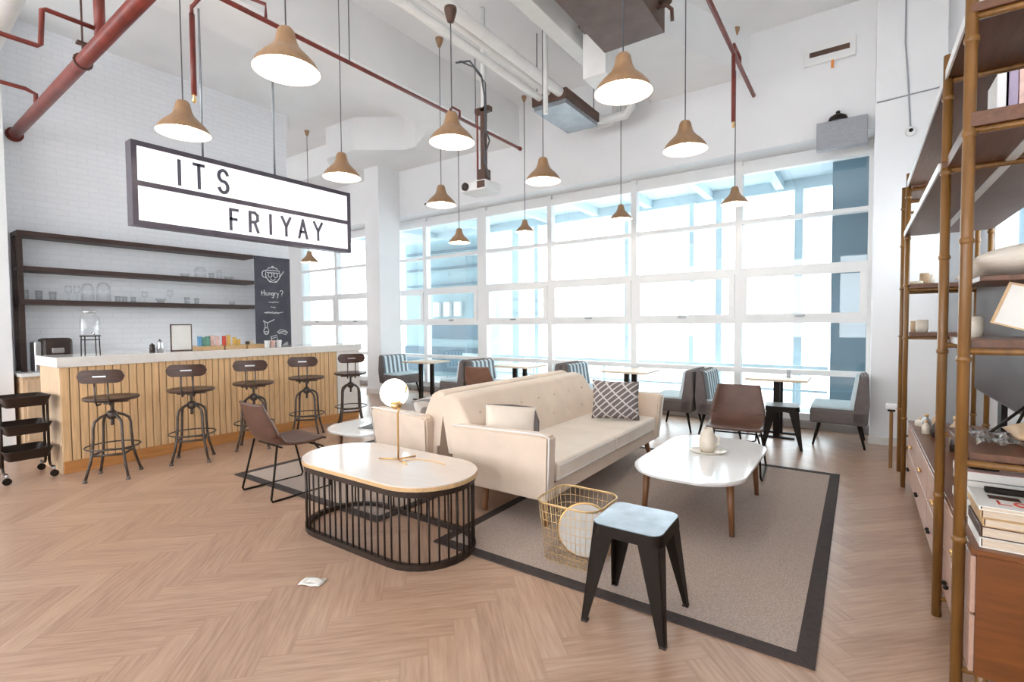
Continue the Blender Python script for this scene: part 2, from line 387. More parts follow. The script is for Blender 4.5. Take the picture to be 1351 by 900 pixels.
for i,(y0,y1) in enumerate(((4.5,7.15),)):
    wn=D.objects.new('window_%d'%(9+i),None); COL.objects.link(wn); wn.location=(XR,y0,1.95); wn['kind']='structure'
    L=y1-y0; b=MB()
    for q in ((0,.06,0,.8),(L-.06,L,0,.8),(L/2-.03,L/2+.03,0,.8),(0,L,0,.06),(0,L,.74,.8)): b.box(.02,.1,q[0],q[1],q[2],q[3])
    b.build('window_frame',M['frame'],wn); MB().box(.05,.058,.02,L-.02,.03,.77).build('pane',M['glass'],wn)
# ------------------------------------------------------------------ outside
o=MB().box(-16,4,YW+.26,30,-.3,-.15).build('paved_terrace',M['ground']); o['kind']='structure'
r_=thing('entrance_canopy','pale blue canopy soffit with ribs outside above the tall windows','canopy',(0,8.1,4.05))
b=MB(); b.box(-14,2.2,.05,3.0,.12,.5); b.build('slab',M['extlight'],r_)
for x in (-12.5,-10.5,-8.5,-6.5,-5.2,-3.9,-2.6,-1.3,0,1.3): MB().box(x-.07,x+.07,.05,3.0,-.04,.12).build('rib',M['extlight'],r_)
MB().box(-14,2.2,2.9,3.05,-.08,.5).build('edge_beam',M['extlight'],r_)
for k,(x,hw,l) in enumerate(((-7.5,.10,'broad pale blue outdoor post behind the left panes'),(-6.85,.06,'slim pale blue outdoor post right of the broad left one'),(-4.4,.05,'slim pale outdoor post behind the middle panes'),(-2.95,.05,'slim pale outdoor post left of the pair behind the lounge'),(-2.4,.06,'slim pale outdoor post right of the pair behind the lounge'),(-.97,.07,'pale blue outdoor post near the dark wall at right'))):
    tag(MB().box(x-hw,x+hw,10.9,11.05,-.15,3.98).build('outdoor_post',M['extlight']),l,'post','posts outside holding up the canopy')
tag(MB().box(-.34,3.0,8.5,11.3,-.15,3.95).build('side_building',M['extwall']),'dark blue grey building flank outside the rightmost window','building')
r_=thing('neighbour_building','dark teal building with pale windows outside the leftmost lounge pane','building',(-9.8,11,0))
MB().box(-2.2,1.05,0.2,2,-.15,4.0).build('wall',M['teal'],r_)
MB().box(-2.2,1.02,.12,.2,0.0,.75).build('base_band',M['extwall'],r_)
MB().box(-1.0,.98,.14,.2,1.0,1.55,.02).build('dark_bay',M['extwall'],r_)
for i in range(3): MB().box(-.9+i*.42,-.66+i*.42,.1,.2,1.68,2.1).build('window',M['frame'],r_)
for i in range(3): MB().box(-2.0,1.0,.08,.2,2.6+i*.5,2.66+i*.5).build('ledge',M['extwall'],r_)
r_=thing('terrace_railing','low pale blue railing outside along the tall windows','railing',(-7,10.5,-.15))
b=MB(); b.box(-2,6.55,-.03,.03,.72,.78); b.build('top_rail',M['extlight'],r_); MB().box(-2,6.55,-.02,.02,.3,.34).build('lower_rail',M['extlight'],r_)
for i in range(5): MB().box(-1.6+i*1.9,-1.55+i*1.9,-.03,.03,0,.73).build('post',M['extlight'],r_)
# ------------------------------------------------------------------ bar
bar=thing('bar_counter','long bar counter clad in vertical pale oak slats with white stone top','counter',(-6.38,1.43,0))
L=3.57
MB().box(-.68,-.03,.02,L-.06,.0,1.05).build('carcass',M['slatdark'],bar)
b=MB(); y=.0; 
while y<3.12:
    b.box(-.022,.0,y+.003,y+.065,.12,1.05,.002,1); y+=.0695
b.build('slat_cladding',M['slat'],bar)
MB().box(-.025,.005,.0,L-.06,0,.12,.003,1).build('plinth',M['plinth'],bar)
b=MB()
for i in range(11): b.box(-.69+i*.0625,-.69+.058+i*.0625,-.005,.02,0,1.05)
b.build('end_panel',M['panel'],bar)
MB().box(-.69,.005,3.13,L-.04,.12,1.05).build('stone_end_panel',M['marblew'],bar)
MB().box(-.72,.02,-.03,L,1.05,1.15,.004,1).build('countertop',M['marblew'],bar)
bc=thing('back_counter','low oak back counter with white top under the wall rack','counter',(-8.69,1.47,0))
MB().box(.01,.62,0,3.6,0,.86).build('carcass',M['panel'],bc); MB().box(0,.66,-.02,3.62,.86,.90,.004,1).build('worktop',M['white'],bc)
for i in range(5): 
    dr=MB().box(.62,.64,.03+i*.715,.70+i*.715,.1,.82,.003,1).build('door',M['panel'],bc); MB().box(.64,.66,.3+i*.715,.42+i*.715,.74,.755).build('handle',M['steel'],dr)
# rack
rk=thing('wall_rack','dark walnut three-tier wall rack over the back counter','rack',(-8.4,1.53,.90))
LY=2.89
for x in (0,-.26):
    for y in (0.02,) if x else (.02,): MB().box(x-.025,x+.025,y-.025,y+.025,0,1.72).build('post',M['rackwood'],rk)
for z in (.86,1.27,1.70):
    MB().box(-.298,.03,0,LY-.02,z-.03,z+.03,.003,1).build('shelf',M['rackwood'],rk)
# chalkboard
cb=thing('chalkboard','tall black chalkboard with chalk drawings and Hungry written on it','chalkboard',(-8.38,4.42,1.06))
MB().box(-.03,.0,0,.63,0,1.57,.004,1).build('board',M['slate'],cb)
def strokes(mb,lines,w,place,dep=.004,n=5):
    """round strokes laid on a plane; place maps 2d -> 3d"""
    for ln in lines: mb.tube([place(*p) for p in ln],w,n)
def arc(cx,cy,rx,ry,a0,a1,n=12): return [(cx+rx*math.cos(math.radians(a0+(a1-a0)*i/n)),cy+ry*math.sin(math.radians(a0+(a1-a0)*i/n))) for i in range(n+1)]
pc=lambda u,v:(.002,u,v)
b=MB(); ln=[arc(.31,1.27,.13,.13,180,360),[(.18,1.27),(.19,1.34),(.43,1.34),(.44,1.27)],arc(.31,1.36,.09,.03,0,180),arc(.31,1.40,.015,.015,0,360),arc(.17,1.27,.05,.06,70,290),[(.44,1.24),(.49,1.31),(.51,1.34)],
    arc(.26,1.26,.035,.04,0,360),arc(.36,1.26,.035,.04,0,360),arc(.31,1.20,.04,.03,180,360),[(.2,1.3),(.42,1.3)],[(.22,1.18),(.25,1.14),(.37,1.14),(.40,1.18)]]
strokes(b,ln,.007,pc); b.build('teapot_drawing',M['chalk'],cb)
b=MB(); ln=[[(.10,.98),(.11,.90)],[(.15,1.0),(.15,.90)],[(.095,.95),(.17,.95)],  [(.18,.955),(.18,.915),(.195,.905),(.215,.915),(.215,.955),(.215,.905)],[(.235,.955),(.235,.905),(.235,.94),(.255,.955),(.268,.94),(.268,.905)],
   arc(.30,.93,.017,.022,0,360)+[(.317,.955),(.317,.88),(.30,.865),(.285,.875)],[(.335,.955),(.335,.905),(.335,.94),(.352,.955),(.362,.95)],[(.375,.95),(.39,.912),(.405,.95),(.385,.875),(.37,.87)],arc(.46,.975,.025,.025,170,-60)+[(.465,.935),(.465,.915)],[(.465,.90),(.466,.896)]]
strokes(b,ln,.006,pc); b.build('greeting_lettering',M['chalk'],cb)
b=MB(); random.seed(3)
def squig(x0,x1,y,a=.012): 
    n=int((x1-x0)/.012); return [(x0+(x1-x0)*i/n,y+random.uniform(-a,a)) for i in range(n+1)]
ln=[squig(.22,.40,.79),squig(.26,.34,.70,.015),squig(.14,.48,.61,.012),squig(.15,.42,.60,.008)]; strokes(b,ln,.005,pc); b.build('small_writing',M['chalk'],cb)
b=MB(); ln=[arc(.17,.29,.045,.06,0,360),[(.15,.35),(.15,.42),(.12,.47)],[(.19,.35),(.19,.43),(.32,.49)],[(.12,.47),(.16,.45),(.19,.43)],[(.14,.28),(.20,.28)],arc(.17,.27,.03,.03,180,360),
   [(.25,.19),(.35,.22),(.38,.07),(.28,.04),(.25,.19)],[(.27,.16),(.34,.18)],[(.29,.09),(.35,.11)],[(.37,.27),(.42,.31),(.50,.30),(.56,.26),(.52,.22),(.45,.25),(.40,.24),(.37,.27)],squig(.40,.54,.27,.015),[(.46,.02),(.50,.06),(.55,.09)],squig(.46,.56,.05,.02)]
strokes(b,ln,.006,pc); b.build('kitchen_drawings',M['chalk'],cb)
# ------------------------------------------------------------------ hanging light box sign
sg=thing('hanging_light_box_sign','hanging backlit letter board reading ITS FRIYAY over the bar stools','sign',(-5.4,1.752,2.375))
SL,SH,SD=2.355,.765,.13; fr=.045
b=MB(); b.box(-SD,0,0,SL,0,fr); b.box(-SD,0,0,SL,SH-fr,SH); b.box(-SD,0,0,fr,fr,SH-fr); b.box(-SD,0,SL-fr,SL,fr,SH-fr); b.build('frame',M['bronze'],sg)
b=MB(); b.box(-.02,-.002,fr,SL-fr,SH/2-.022,SH/2+.024); b.build('divider',M['bronze'],sg)
MB().box(-.04,-.014,fr,SL-fr,fr,SH/2-.0).build('lower_panel',M['signlit'],sg); MB().box(-.04,-.014,fr,SL-fr,SH/2,SH-fr).build('upper_panel',M['signlit'],sg)
MB().box(-SD+.002,-.045,fr,SL-fr,fr,SH-fr).build('back_box',M['galv'],sg)
GL={'I':[[(.5,0),(.5,1)]],'T':[[(0,1),(1,1)],[(.5,1),(.5,0)]],'F':[[(0,0),(0,1),(1,1)],[(0,.52),(.8,.52)]],
 'S':[arc(.5,.745,.5,.255,20,90,5)+arc(.5,.745,.5,.245,90,270,9)[1:]+arc(.5,.25,.5,.25,90,-90,9)[1:]+arc(.5,.25,.5,.25,270,200,5)[1:]],
 'R':[[(0,0),(0,1),(.6,1),(.95,.88),(.95,.62),(.6,.5),(0,.5)],[(.55,.5),(1,0)]],'Y':[[(0,1),(.5,.5),(1,1)],[(.5,.5),(.5,0)]],'A':[[(0,0),(.5,1),(1,0)],[(.2,.33),(.8,.33)]],
 'L':[[(0,1),(0,0),(1,0)]],'O':[arc(.5,.5,.5,.5,0,360,16)],'V':[[(0,1),(.5,0),(1,1)]],'E':[[(1,1),(0,1),(0,0),(1,0)],[(0,.5),(.8,.5)]]}
def glyph(mb,ch,y,z,wd,ht,t,place,dep):
    for ln in GL[ch]:
        P=[(y+p[0]*wd,z+p[1]*ht) for p in ln]
        for k_,(a,c) in enumerate(zip(P,P[1:])):
            dx,dz=c[0]-a[0],c[1]-a[1]; q=math.hypot(dx,dz); 
            if q<1e-6: continue
            ux,uz=dx/q,dz/q; nx,nz=-uz*t/2,ux*t/2; e=t*.42
            A=(a[0]-ux*e,a[1]-uz*e); C=(c[0]+ux*e,c[1]+uz*e)
            poly=[(A[0]+nx,A[1]+nz),(A[0]-nx,A[1]-nz),(C[0]-nx,C[1]-nz),(C[0]+nx,C[1]+nz)]
            mb.hexa([place(*p,0) for p in poly],[place(*p,dep+k_*.00015) for p in poly])
ps=lambda u,v,d:(-.012+d,u,v)
for ch,yc,z0,wd in (('I',.39,.445,.02),('T',.565,.447,.085),('S',.795,.450,.085),('F',.895,.085,.07),('R',1.105,.092,.085),('I',1.29,.098,.02),('Y',1.475,.103,.10),('A',1.685,.105,.10),('Y',1.885,.108,.105)):
    mb=MB(); glyph(mb,ch,yc-(wd/2 if ch!='I' else wd/2),z0,wd,.225 if z0>.4 else .205,.030,ps,.008); mb.build('letter',M['letter'],sg)
for y in (.63,1.385): MB().tube([(-.065,y,SH),(-.065,y,ZC-2.375)],.011,8).build('hanging_rod',M['galv'],sg)
# ------------------------------------------------------------------ pendant lamps
def pendant():
    t=thing('pendant_lamp','x','lamp')
    prof=[(.203,0),(.198,.012),(.182,.045),(.150,.083),(.113,.118),(.083,.15),(.067,.185),(.058,.22),(.052,.25),(.040,.268),(.0,.273)]
    b=MB(); b.lathe(prof,n=40); b.build('shade',M['copper'],t)
    b=MB(); b.lathe([(.201,.001),(.178,.042),(.146,.078),(.108,.112),(.07,.14),(.0,.15)],n=40); b.build('shade_lining',M['inner'],t)
    b=MB(); b.ball((0,0,.075),.055,16); b.build('bulb',M['bulb'],t)
    b=MB(); b.lathe([(0,.13),(.02,.13),(.02,.16),(0,.16)],n=12); b.build('socket',M['steel'],t)
    return t
lp=pendant()
LS=[(-3.02,1.83,3.1,'nearest and largest tan pendant lamp, in front of the sign\'s right half',1,None),
(-4.69,1.90,3.1,'tan pendant lamp hanging just above the left half of the letter sign',1,None),
(-1.39,3.38,3.1,'tan pendant lamp hanging below the big brown duct unit',1,None),
(-1.37,4.83,3.1,'tan pendant lamp on the upper right beside the short red pipe',1,None),
(-3.01,3.39,3.1,'tan pendant lamp left of the ceiling projector, under the brown junction cup',1,4.22),
(-2.99,4.92,3.1,'tan pendant lamp right of the ceiling projector, in front of the beam',1,None),
(-4.70,3.47,3.1,'tan pendant lamp beside the top right corner of the letter sign',1,None),
(-4.70,5.06,3.1,'tan pendant lamp left of the projector above the far booth',1,None),
(-5.25,6.06,2.77,'small tan pendant lamp hanging before the dark left window pane',.85,None),
(-4.72,7.16,3.04,'small tan pendant lamp right of the projector in front of the glass wall',.80,None),
(-2.98,7.16,3.04,'small backlit pendant lamp over the third window bay',.83,None),
(-1.38,7.16,3.04,'small backlit pendant lamp below the red drop pipe',.86,None),
(-9.05,5.88,2.73,'small tan pendant lamp seen under the sign beyond the chalkboard',.85,None)]
for i,(x,y,z,lab,s,top) in enumerate(LS):
    t=lp if i==0 else dup(lp,(x,y,z))
    t.location=(x,y,z-.03); t['label']=lab; t['group']='tan pendant lamps'; t.scale=(s,s,s)
for i,(x,y,z,lab,s,top) in enumerate(LS):
    t=[o for o in D.objects if o.get('label')==lab][0]
    zt=((top or ZC)-(z-.03))/s
    MB().tube([(0,0,.265),(0,0,zt-.02)],.005/s if i<8 else .006/s,6).build('cord',M['cord'],t)
    if top: MB().lathe([(0,zt-.10),(.03,zt-.09),(.055,zt),(.055,zt+.03),(0,zt+.03)],n=16).build('ceiling_cup',M['acdark'],t)
    else: MB().lathe([(0,zt-.12),(.02,zt-.11),(.05,zt-.03),(.055,zt),(0,zt)],n=16).build('ceiling_cup',M['copper'],t)
# ------------------------------------------------------------------ ceiling services
def pipe(name,label,pts,r,mat,cat='pipe',n=14,extra=()):
    b=MB(); b.tube(pts,r,n)
    for p in extra: b.lathe([(0,-r*.9),(r*1.35,-r*.9),(r*1.35,r*.9),(0,r*.9)],p,14)
    return tag(b.build(name,mat),label,cat)
r_=thing('sprinkler_main_pipe','thick oxide red sprinkler main running out of the left brick wall','pipe',(0,0,0))
MB().tube([(-8.7,1.60,3.85),(-3.2,1.49,3.85)],.058,16).build('pipe',M['red'],r_)
MB().tube([(-8.69,1.60,3.85),(-8.64,1.60,3.85)],.085,16).build('wall_flange',M['red'],r_)
MB().tube([(-5.30,1.53,3.88),(-5.30,1.53,4.61)],.04,14).build('riser',M['red'],r_)
b=MB(); b.tube([(-5.80,1.542+.066*math.cos(a*PI/6),3.85+.066*math.sin(a*PI/6)) for a in range(12)],.010,6,closed=True); b.tube([(-5.80,1.542,3.915),(-5.80,1.542,4.74)],.008,6); b.box(-5.83,-5.77,1.50,1.58,4.0,4.02); b.build('pipe_clamp',M['acdark'],r_)
pipe('sprinkler_branch_pipe','thin oxide red pipe with a step joining the sprinkler riser from the left',[(-5.30,1.49,3.955),(-5.30,1.19,3.955),(-5.30,1.165,3.94),(-5.30,1.15,3.67),(-5.30,1.13,3.65),(-5.30,-.2,3.64)],.018,M['red'])
pipe('sprinkler_branch_pipe','thin lowest oxide red pipe elbowing into the sprinkler main at far left',[(-7.55,1.58,3.88),(-7.55,1.58,4.04),(-7.55,1.50,4.07),(-7.55,-.2,4.07)],.022,M['red'])
r_=thing('sprinkler_line','long thin oxide red sprinkler line crossing above the sign to the projector','pipe',(-4.44,0,4.2))
MB().tube([(0,.2,0),(0.02,6.57,0)],.021,12).build('pipe',M['red'],r_); MB().tube([(0.02,6.55,0),(.02,6.6,0)],.03,12).build('end_cap',M['red'],r_)
b=MB(); b.tube([(0,2.5,0),(0,2.5,.15),(-.1,2.1,.15),(-.32,2.02,.0),(-.32,2.02,-.06)],.016,8); b.build('looped_branch',M['red'],r_)
MB().tube([(-.32,2.02,-.06),(-.32,2.02,-.75)],.022,10).build('drop_pipe',M['red'],r_)
MB().lathe([(0,-.82),(.02,-.80),(.008,-.76),(.02,-.75),(0,-.74)],(-.32,2.02,0),10).build('sprinkler_head',M['brass'],r_)
b=MB(); b.tube([(0,3.4,0),(0,3.4,.9)],.006,6); b.tube([(0,5.5,0),(0,5.5,1.0)],.006,6); b.build('hanger_rod',M['cord'],r_)
b=MB(); b.tube([(0.01,5.15,0),(0.01,5.15,.1),(.01,5.0,.1),(-.02,4.95,.0)],.016,8); b.build('small_loop',M['red'],r_)
r_=thing('sprinkler_line','short oxide red sprinkler line with drop pipe near the wall air unit','pipe',(-1.2,0,4.47))
MB().tube([(-.0,2.5,0),(0,7.40,0)],.024,12).build('pipe',M['red'],r_)
b=MB(); b.tube([(0,6.45,0),(.0,6.45,.10),(-.0,6.12,.10),(0,6.10,-.03)],.018,8); b.build('looped_branch',M['red'],r_)
MB().tube([(0,6.10,-.03),(0,6.12,-.76)],.022,10).build('drop_pipe',M['red'],r_); MB().lathe([(0,-.83),(.02,-.81),(.008,-.77),(.02,-.76),(0,-.75)],(0,6.12,0),10).build('sprinkler_head',M['brass'],r_)
# white ducts
pipe('round_air_duct','fat white round duct running behind the red sprinkler branches at left',[(-8.19,1.15,4.25),(-5.6,1.08,4.34)],.13,M['pipew'],'duct',20)
for (x,r,z,lab) in ((-3.50,.045,4.42,'left white ceiling pipe of the three running to the window wall'),(-3.37,.042,4.46,'middle white ceiling pipe of the three running to the window wall'),(-3.20,.062,4.42,'right and fattest white ceiling pipe of the three running to the window wall')):
    e=7.0 if r<.06 else 6.85
    pts=[(x,-2,z),(x,e-.15,z),(x+.05,e-.04,z),(x+.16,e,z),(x+.42,e,z),(x+.5,e,z+.08),(x+.5,e,ZC)]
    tag(MB().tube(pts,r,14).build('ceiling_pipe',M['pipew']),lab,'pipe','white ceiling pipes')
tag(MB().box(-2.86,-2.68,-2,6.55,4.62,4.86,.01).build('cable_tray_duct',M['pipew']),'square white cable trunking beside the white ceiling pipes','trunking')
r_=thing('air_handling_duct','large dark brown ceiling duct unit above the right pendant lamps','duct unit',(-2.25,3.3,4.3))
MB().box(0,.64,0,1.67,0,.26,.01).build('casing',M['acdark'],r_); MB().box(-.03,.67,-.0,1.70,.26,.29).build('top_flange',M['acdark'],r_)
b=MB(); b.tube([(.64,1.45,.13),(.72,1.45,.13),(.76,1.5,.10),(.74,1.58,.04)],.018,8); b.tube([(.60,1.5,.2),(.7,1.5,.24),(.72,1.56,.2)],.03,10); b.build('valve_pipes',M['acdark'],r_)
MB().box(-.10,.02,1.25,1.4,.1,.24,.01).build('junction_box',M['acdark'],r_)
for x,y in ((.05,.1),(.59,.1),(.05,1.6),(.59,1.6)): MB().tube([(x,y,.29),(x,y,1.0)],.007,6).build('hanger_rod',M['cord'],r_)
tag(MB().box(-2.60,-2.32,5.15,5.50,4.2,4.748,.01).build('vertical_duct',M['pipew']),'white square vertical duct left of the big brown duct unit','duct')
r_=thing('air_diffuser_duct','flat grey metal ceiling duct unit right of the projector pole','duct unit',(-3.62,5.68,4.27))
MB().box(.02,.5,0.02,.96,0,.10).build('bottom_plate',M['galv'],r_); MB().box(0,.52,0,.98,.06,.19,.005).build('casing',M['acdark'],r_)
for x,y in ((.05,.05),(.47,.9)): MB().tube([(x,y,.19),(x,y,1.03)],.007,6).build('hanger_rod',M['cord'],r_)
for k,(x,y,z,lab) in enumerate(((-3.12,5.2,3.96,'pale vertical hanger pipe in front of the grey duct unit'),)):
    tag(MB().tube([(x,y,z),(x,y,ZC)],.03,12).build('hanger_pipe',M['pipew']),lab,'pipe')
# projector on pole
r_=thing('ceiling_projector','white ceiling projector hanging on a long pole between the lamps','projector',(-3.83,4.9,3.12))
MB().tube([(0,0,.98),(0,0,2.18)],.032,12).build('upper_pole',M['pipew'],r_); MB().box(-.03,.03,-.03,.03,.22,.98,.004).build('lower_pole',M['acdark'],r_)
MB().box(-.12,.10,-.03,.05,.93,.99,.005).build('bracket',M['acdark'],r_)
MB().box(-.26,.14,-.16,.16,-.05,.07,.025,3).build('body',M['white'],r_)
MB().lathe([(0,0),(.045,0),(.05,.03),(0,.035)],(0,0,0),18).xf(Matrix.Translation((-.16,-.155,.01))@Matrix.Rotation(PI/2,4,'X')).build('lens',M['kettle'],r_)
MB().box(.02,.13,-.17,-.15,-.03,.05).build('vent_grille',M['acdark'],r_)
MB().box(-.06,.06,-.06,.06,.07,.23,.01).build('mount_plate',M['acdark'],r_)
b=MB(); b.tube([(.35,-.9,1.05),(.2,-.5,1.28),(.05,-.1,1.32),(.05,-.04,1.1),(.06,-.04,.7),(.12,-.04,.55),(.04,-.05,.35),(.13,-.06,.1)],.011,6); b.tube([(.40,-.9,1.05),(.25,-.5,1.20),(.07,-.05,1.25),(.07,-.03,.8),(.03,-.05,.6),(.10,-.06,.15)],.008,6); b.build('cables',M['cord'],r_)
pipe('conduit_drop','thin red conduit hanging beside the projector pole',[(-3.93,4.9,3.25),(-3.93,4.9,4.05),(-3.86,4.9,4.05)],.012,M['red'],'conduit',8)
# wall items on the back wall
r_=thing('wall_speaker','grey square loudspeaker box mounted high right above the windows','speaker',(-.22,7.42,3.56))
MB().box(-.25,.27,-.12,-.003,0,.34,.012).build('cabinet',M['greyplas'],r_); b=MB(); b.lathe([(0,0),(.12,0),(.12,.008),(0,.008)],n=28,smooth=False); b.xf(Matrix.Translation((0,-.12,.17))@Matrix.Rotation(PI/2,4,'X')); b.build('speaker_cone',M['greyplas'],r_)
b=MB(); b.lathe([(.11,0),(.09,.05),(.04,.08),(0,.085)],(-.03,-.06,.34),16); b.ball((-.03,-.06,.44),.025,10); b.build('bracket_knob',M['black'],r_)
r_=thing('wall_air_vent','white slot air vent with an orange tag, high on the back wall','vent',(-.35,7.42,4.66))
b=MB(); b.box(-.27,.27,-.05,-.003,0,.24,.008); b.build('frame',M['white'],r_); MB().box(-.21,.21,-.056,-.048,.09,.15).build('slot',M['acdark'],r_); 
MB().box(.02,.05,-.055,-.05,-.10,.0).build('orange_tag',M['orange'],r_)
r_=thing('wall_air_vent','small slot air vent high on the white column left of the projector','vent',(-8.36,6.85,4.88))
MB().box(-.2,.2,-.03,-.003,-.08,.1,.006).build('frame',M['white'],r_); MB().box(-.17,.17,-.036,-.028,-.02,.03).build('slot',M['galv'],r_)
r_=thing('dome_camera','small white dome security camera on the right column','camera',(.44,7.2,3.56))
MB().ball((0,-.035,0),.05,16).build('dome',M['white'],r_); MB().ball((0,-.075,0),.022,12).build('lens',M['black'],r_); MB().tube([(0,-.012,.03),(-.03,-.012,.6),(-.06,-.012,1.0),(-.06,-.012,1.72)],.009,6).build('cable',M['greyplas'],r_)
tag(MB().tube([(.13,7.19,3.96),(.73,7.19,3.99)],.008,6).build('surface_cable',M['greyplas']),'thin grey cable clipped straight across the right column','cable')
r_=thing('wall_spot','small dark bracket spotlight at the left end of the window beam','spotlight',(-7.25,7.42,3.88))
MB().tube([(0,-.003,0),(0,-.10,0),(.14,-.12,-.02)],.015,8).build('arm',M['black'],r_); MB().tube([(.12,-.12,-.02),(.24,-.14,-.03)],.04,12).build('head',M['galv'],r_)
# ------------------------------------------------------------------ bar stools
def bar_stool():
    t=thing('bar_stool','x','bar stool'); 
    for k in range(4):
        b=MB(); P=[(.015,.60),(.05,.605),(.10,.585),(.145,.55),(.158,.50),(.162,.40),(.17,.27),(.19,.17),(.235,.02)]
        b.tube([(r,0,z) for r,z in P],.0125,8); b.lathe([(0,0),(.02,0),(.02,.008),(.012,.03),(0,.03)],(.238,0,0),12)
        b.xf(Matrix.Rotation(PI/4+k*PI/2,4,'Z')); b.build('leg',M['gun'],t)
    b=MB(); b.lathe([(0,.56),(.03,.56),(.045,.585),(.045,.62),(.025,.64),(0,.64)],n=16); b.build('hub',M['gun'],t)
    b=MB(); pr=[(0,.50),(.012,.50)]
    for i in range(12): pr+=[(.016,.51+i*.018),(.012,.519+i*.018)]
    pr+=[(.014,.735),(0,.735)]; b.lathe(pr,n=12); b.build('screw_post',M['gun'],t)
    b=MB(); b.tube([(.215*math.cos(a*PI/12),.215*math.sin(a*PI/12),.30) for a in range(24)],.007,6,closed=True); b.build('foot_ring',M['gun'],t)
    b=MB()
    for k in range(4):
        a=PI/4+k*PI/2; c=PI/4+(k+1)*PI/2; b.tube([(.175*math.cos(a),.175*math.sin(a),.235),(.175*math.cos(c),.175*math.sin(c),.235)],.011,6)
    b.build('stretcher',M['gun'],t)
    b=MB(); b.lathe([(0,.735),(.10,.735),(.205,.748),(.222,.762),(.217,.778),(.17,.770),(0,.762)],n=36); b.build('seat',M['stoolwood'],t)
    b=MB(); b.box(-.13,.13,-.02,.02,.718,.736); b.box(-.02,.02,-.13,.13,.718,.736); b.tube([(-.05,-.1,.72),(-.05,-.18,.715),(-.05,-.215,.76),(-.05,-.225,.96)],.008,6); b.tube([(.05,-.1,.72),(.05,-.18,.715),(.05,-.215,.76),(.05,-.225,.96)],.008,6); b.build('back_support',M['gun'],t)
    b=MB(); n=16
    def bk(off):
        def f(u,v):
            x=(2*u-1); z=(2*v-1)
            # superellipse outline
            k=max(abs(x),abs(z)); 
            return Vector((x,0,z))
        return f
    pl=rpoly(.18,.062,.06,8)
    A=[];Bq=[]
    for (px,pz) in pl:
        yb=-.235+.9*px*px
        A.append((px,yb,.965+pz)); Bq.append((px,yb-.016,.965+pz))
    # curved board made of vertical strips
    def strip(u,v,dy):
        px=(2*u-1)*.18; h=.062
        ed=abs(px)-(.18-.06)
        if ed>0: h=.002+math.sqrt(max(0,.06**2-ed**2))*(.062-.002)/.06
        return (px,-.235+.9*px*px+dy,.99+(2*v-1)*h)
    b.grid(lambda u,v:strip(u,v,0),24,4); b.grid(lambda u,v:strip(u,v,-.018),24,4)
    for v0 in (0,1): b.grid(lambda u,v:strip(u,v0,-.018*v),24,1)
    bb=b.build('backrest',M['stoolwood'],t)
    MB().box(-.05,.05,-.257,-.252,.985,.998).build('name_plate',M['steel'],bb)
    return t
bs=bar_stool()
for i,(x,y,rz,lab) in enumerate(((-5.90,1.69,.96,'bar stool nearest the camera at the left end of the bar'),(-5.88,2.38,1.02,'second bar stool from the left, between the chalk-sign end and the middle stool'),(-5.88,3.05,.96,'middle bar stool of five, partly behind the brown leather chair'),(-5.88,3.74,.82,'fourth bar stool from the left along the slatted bar'),(-5.88,4.42,1.0,'farthest bar stool at the white stone end of the bar'))):
    t=bs if i==0 else dup(bs,(x,y,0)); t.location=(x,y,0); t.rotation_euler=(0,0,rz); t['label']=lab; t['group']='bar stools along the counter'
# ------------------------------------------------------------------ trolley
t=thing('utility_trolley','dark brown three-tier steel trolley on castors beside the bar end','trolley',(-6.58,1.19,0),.03)
for z in (.20,.44,.70):
    b=MB(); o=rpoly(.20,.17,.04,5); i_=rpoly(.17,.14,.03,5)
    b.hexa([(x,y,z) for x,y in i_],[(x,y,z+.006) for x,y in i_])
    n=len(o)
    for k in range(n):
        a,c=k,(k+1)%n
        v=[b.b.verts.new(p) for p in ((*i_[a],z),(*i_[c],z),(*o[c],z+.09),(*o[a],z+.09))]; b.b.faces.new(v)
    b.tube([(x,y,z+.09) for x,y in o],.006,6,closed=True)
    b.build('tray',M['brownsteel'],t)
for x in (-.06,.06):
    for y in (-.165,.165): MB().tube([(x,y,.12),(x,y,.74)],.012,8).build('upright',M['brownsteel'],t)
for x in (-.24,.16):
    s=1 if x>0 else -1
    for y in (-.165,.165): MB().tube([(s*.06,y,.14),(s*.08,y,.10),(s*.13,y,.09),(s*.2,y,.095)],.011,8).build('foot_rail',M['brownsteel'],t)
for x in (-.2,.2):
    for y in (-.165,.165):
        c=MB().tube([(x,y,.095),(x,y,.07)],.012,8).build('castor',M['steel'],t)
        MB().tube([(x-.012,y,.033),(x+.012,y,.033)],.032,14).build('castor_wheel',M['black'],c)
for z in (.25,.49,.75): MB().ball((.06,-.182,z),.008,8).build('bolt',M['steel'],t)
# ------------------------------------------------------------------ things on bar, back counter and rack
t=thing('drink_dispenser','clear glass drinks dispenser on a black wire stand on the bar','drink dispenser',(-6.72,1.76,1.15))
b=MB(); b.tube([(.085*math.cos(a*PI/8),.085*math.sin(a*PI/8),.20) for a in range(16)],.006,6,closed=True); b.tube([(.075*math.cos(a*PI/8),.075*math.sin(a*PI/8),.16) for a in range(16)],.004,6,closed=True)
for k in range(4):
    a=PI/4+k*PI/2; b.tube([(.085*math.cos(a),.085*math.sin(a),.20),(.09*math.cos(a),.09*math.sin(a),0)],.005,6)
b.build('stand',M['black'],t)
b=MB(); b.lathe([(0,.205),(.08,.205),(.085,.22),(.085,.38),(.07,.41),(.05,.42),(.05,.44)],n=28); b.build('jar',M['clear'],t)
MB().lathe([(0,.47),(.055,.47),(.058,.44),(.0,.44)],n=24).build('lid',M['steel'],t); MB().tube([(.08,0,.235),(.12,0,.235),(.125,0,.215)],.009,8).build('tap',M['chrome'],t)
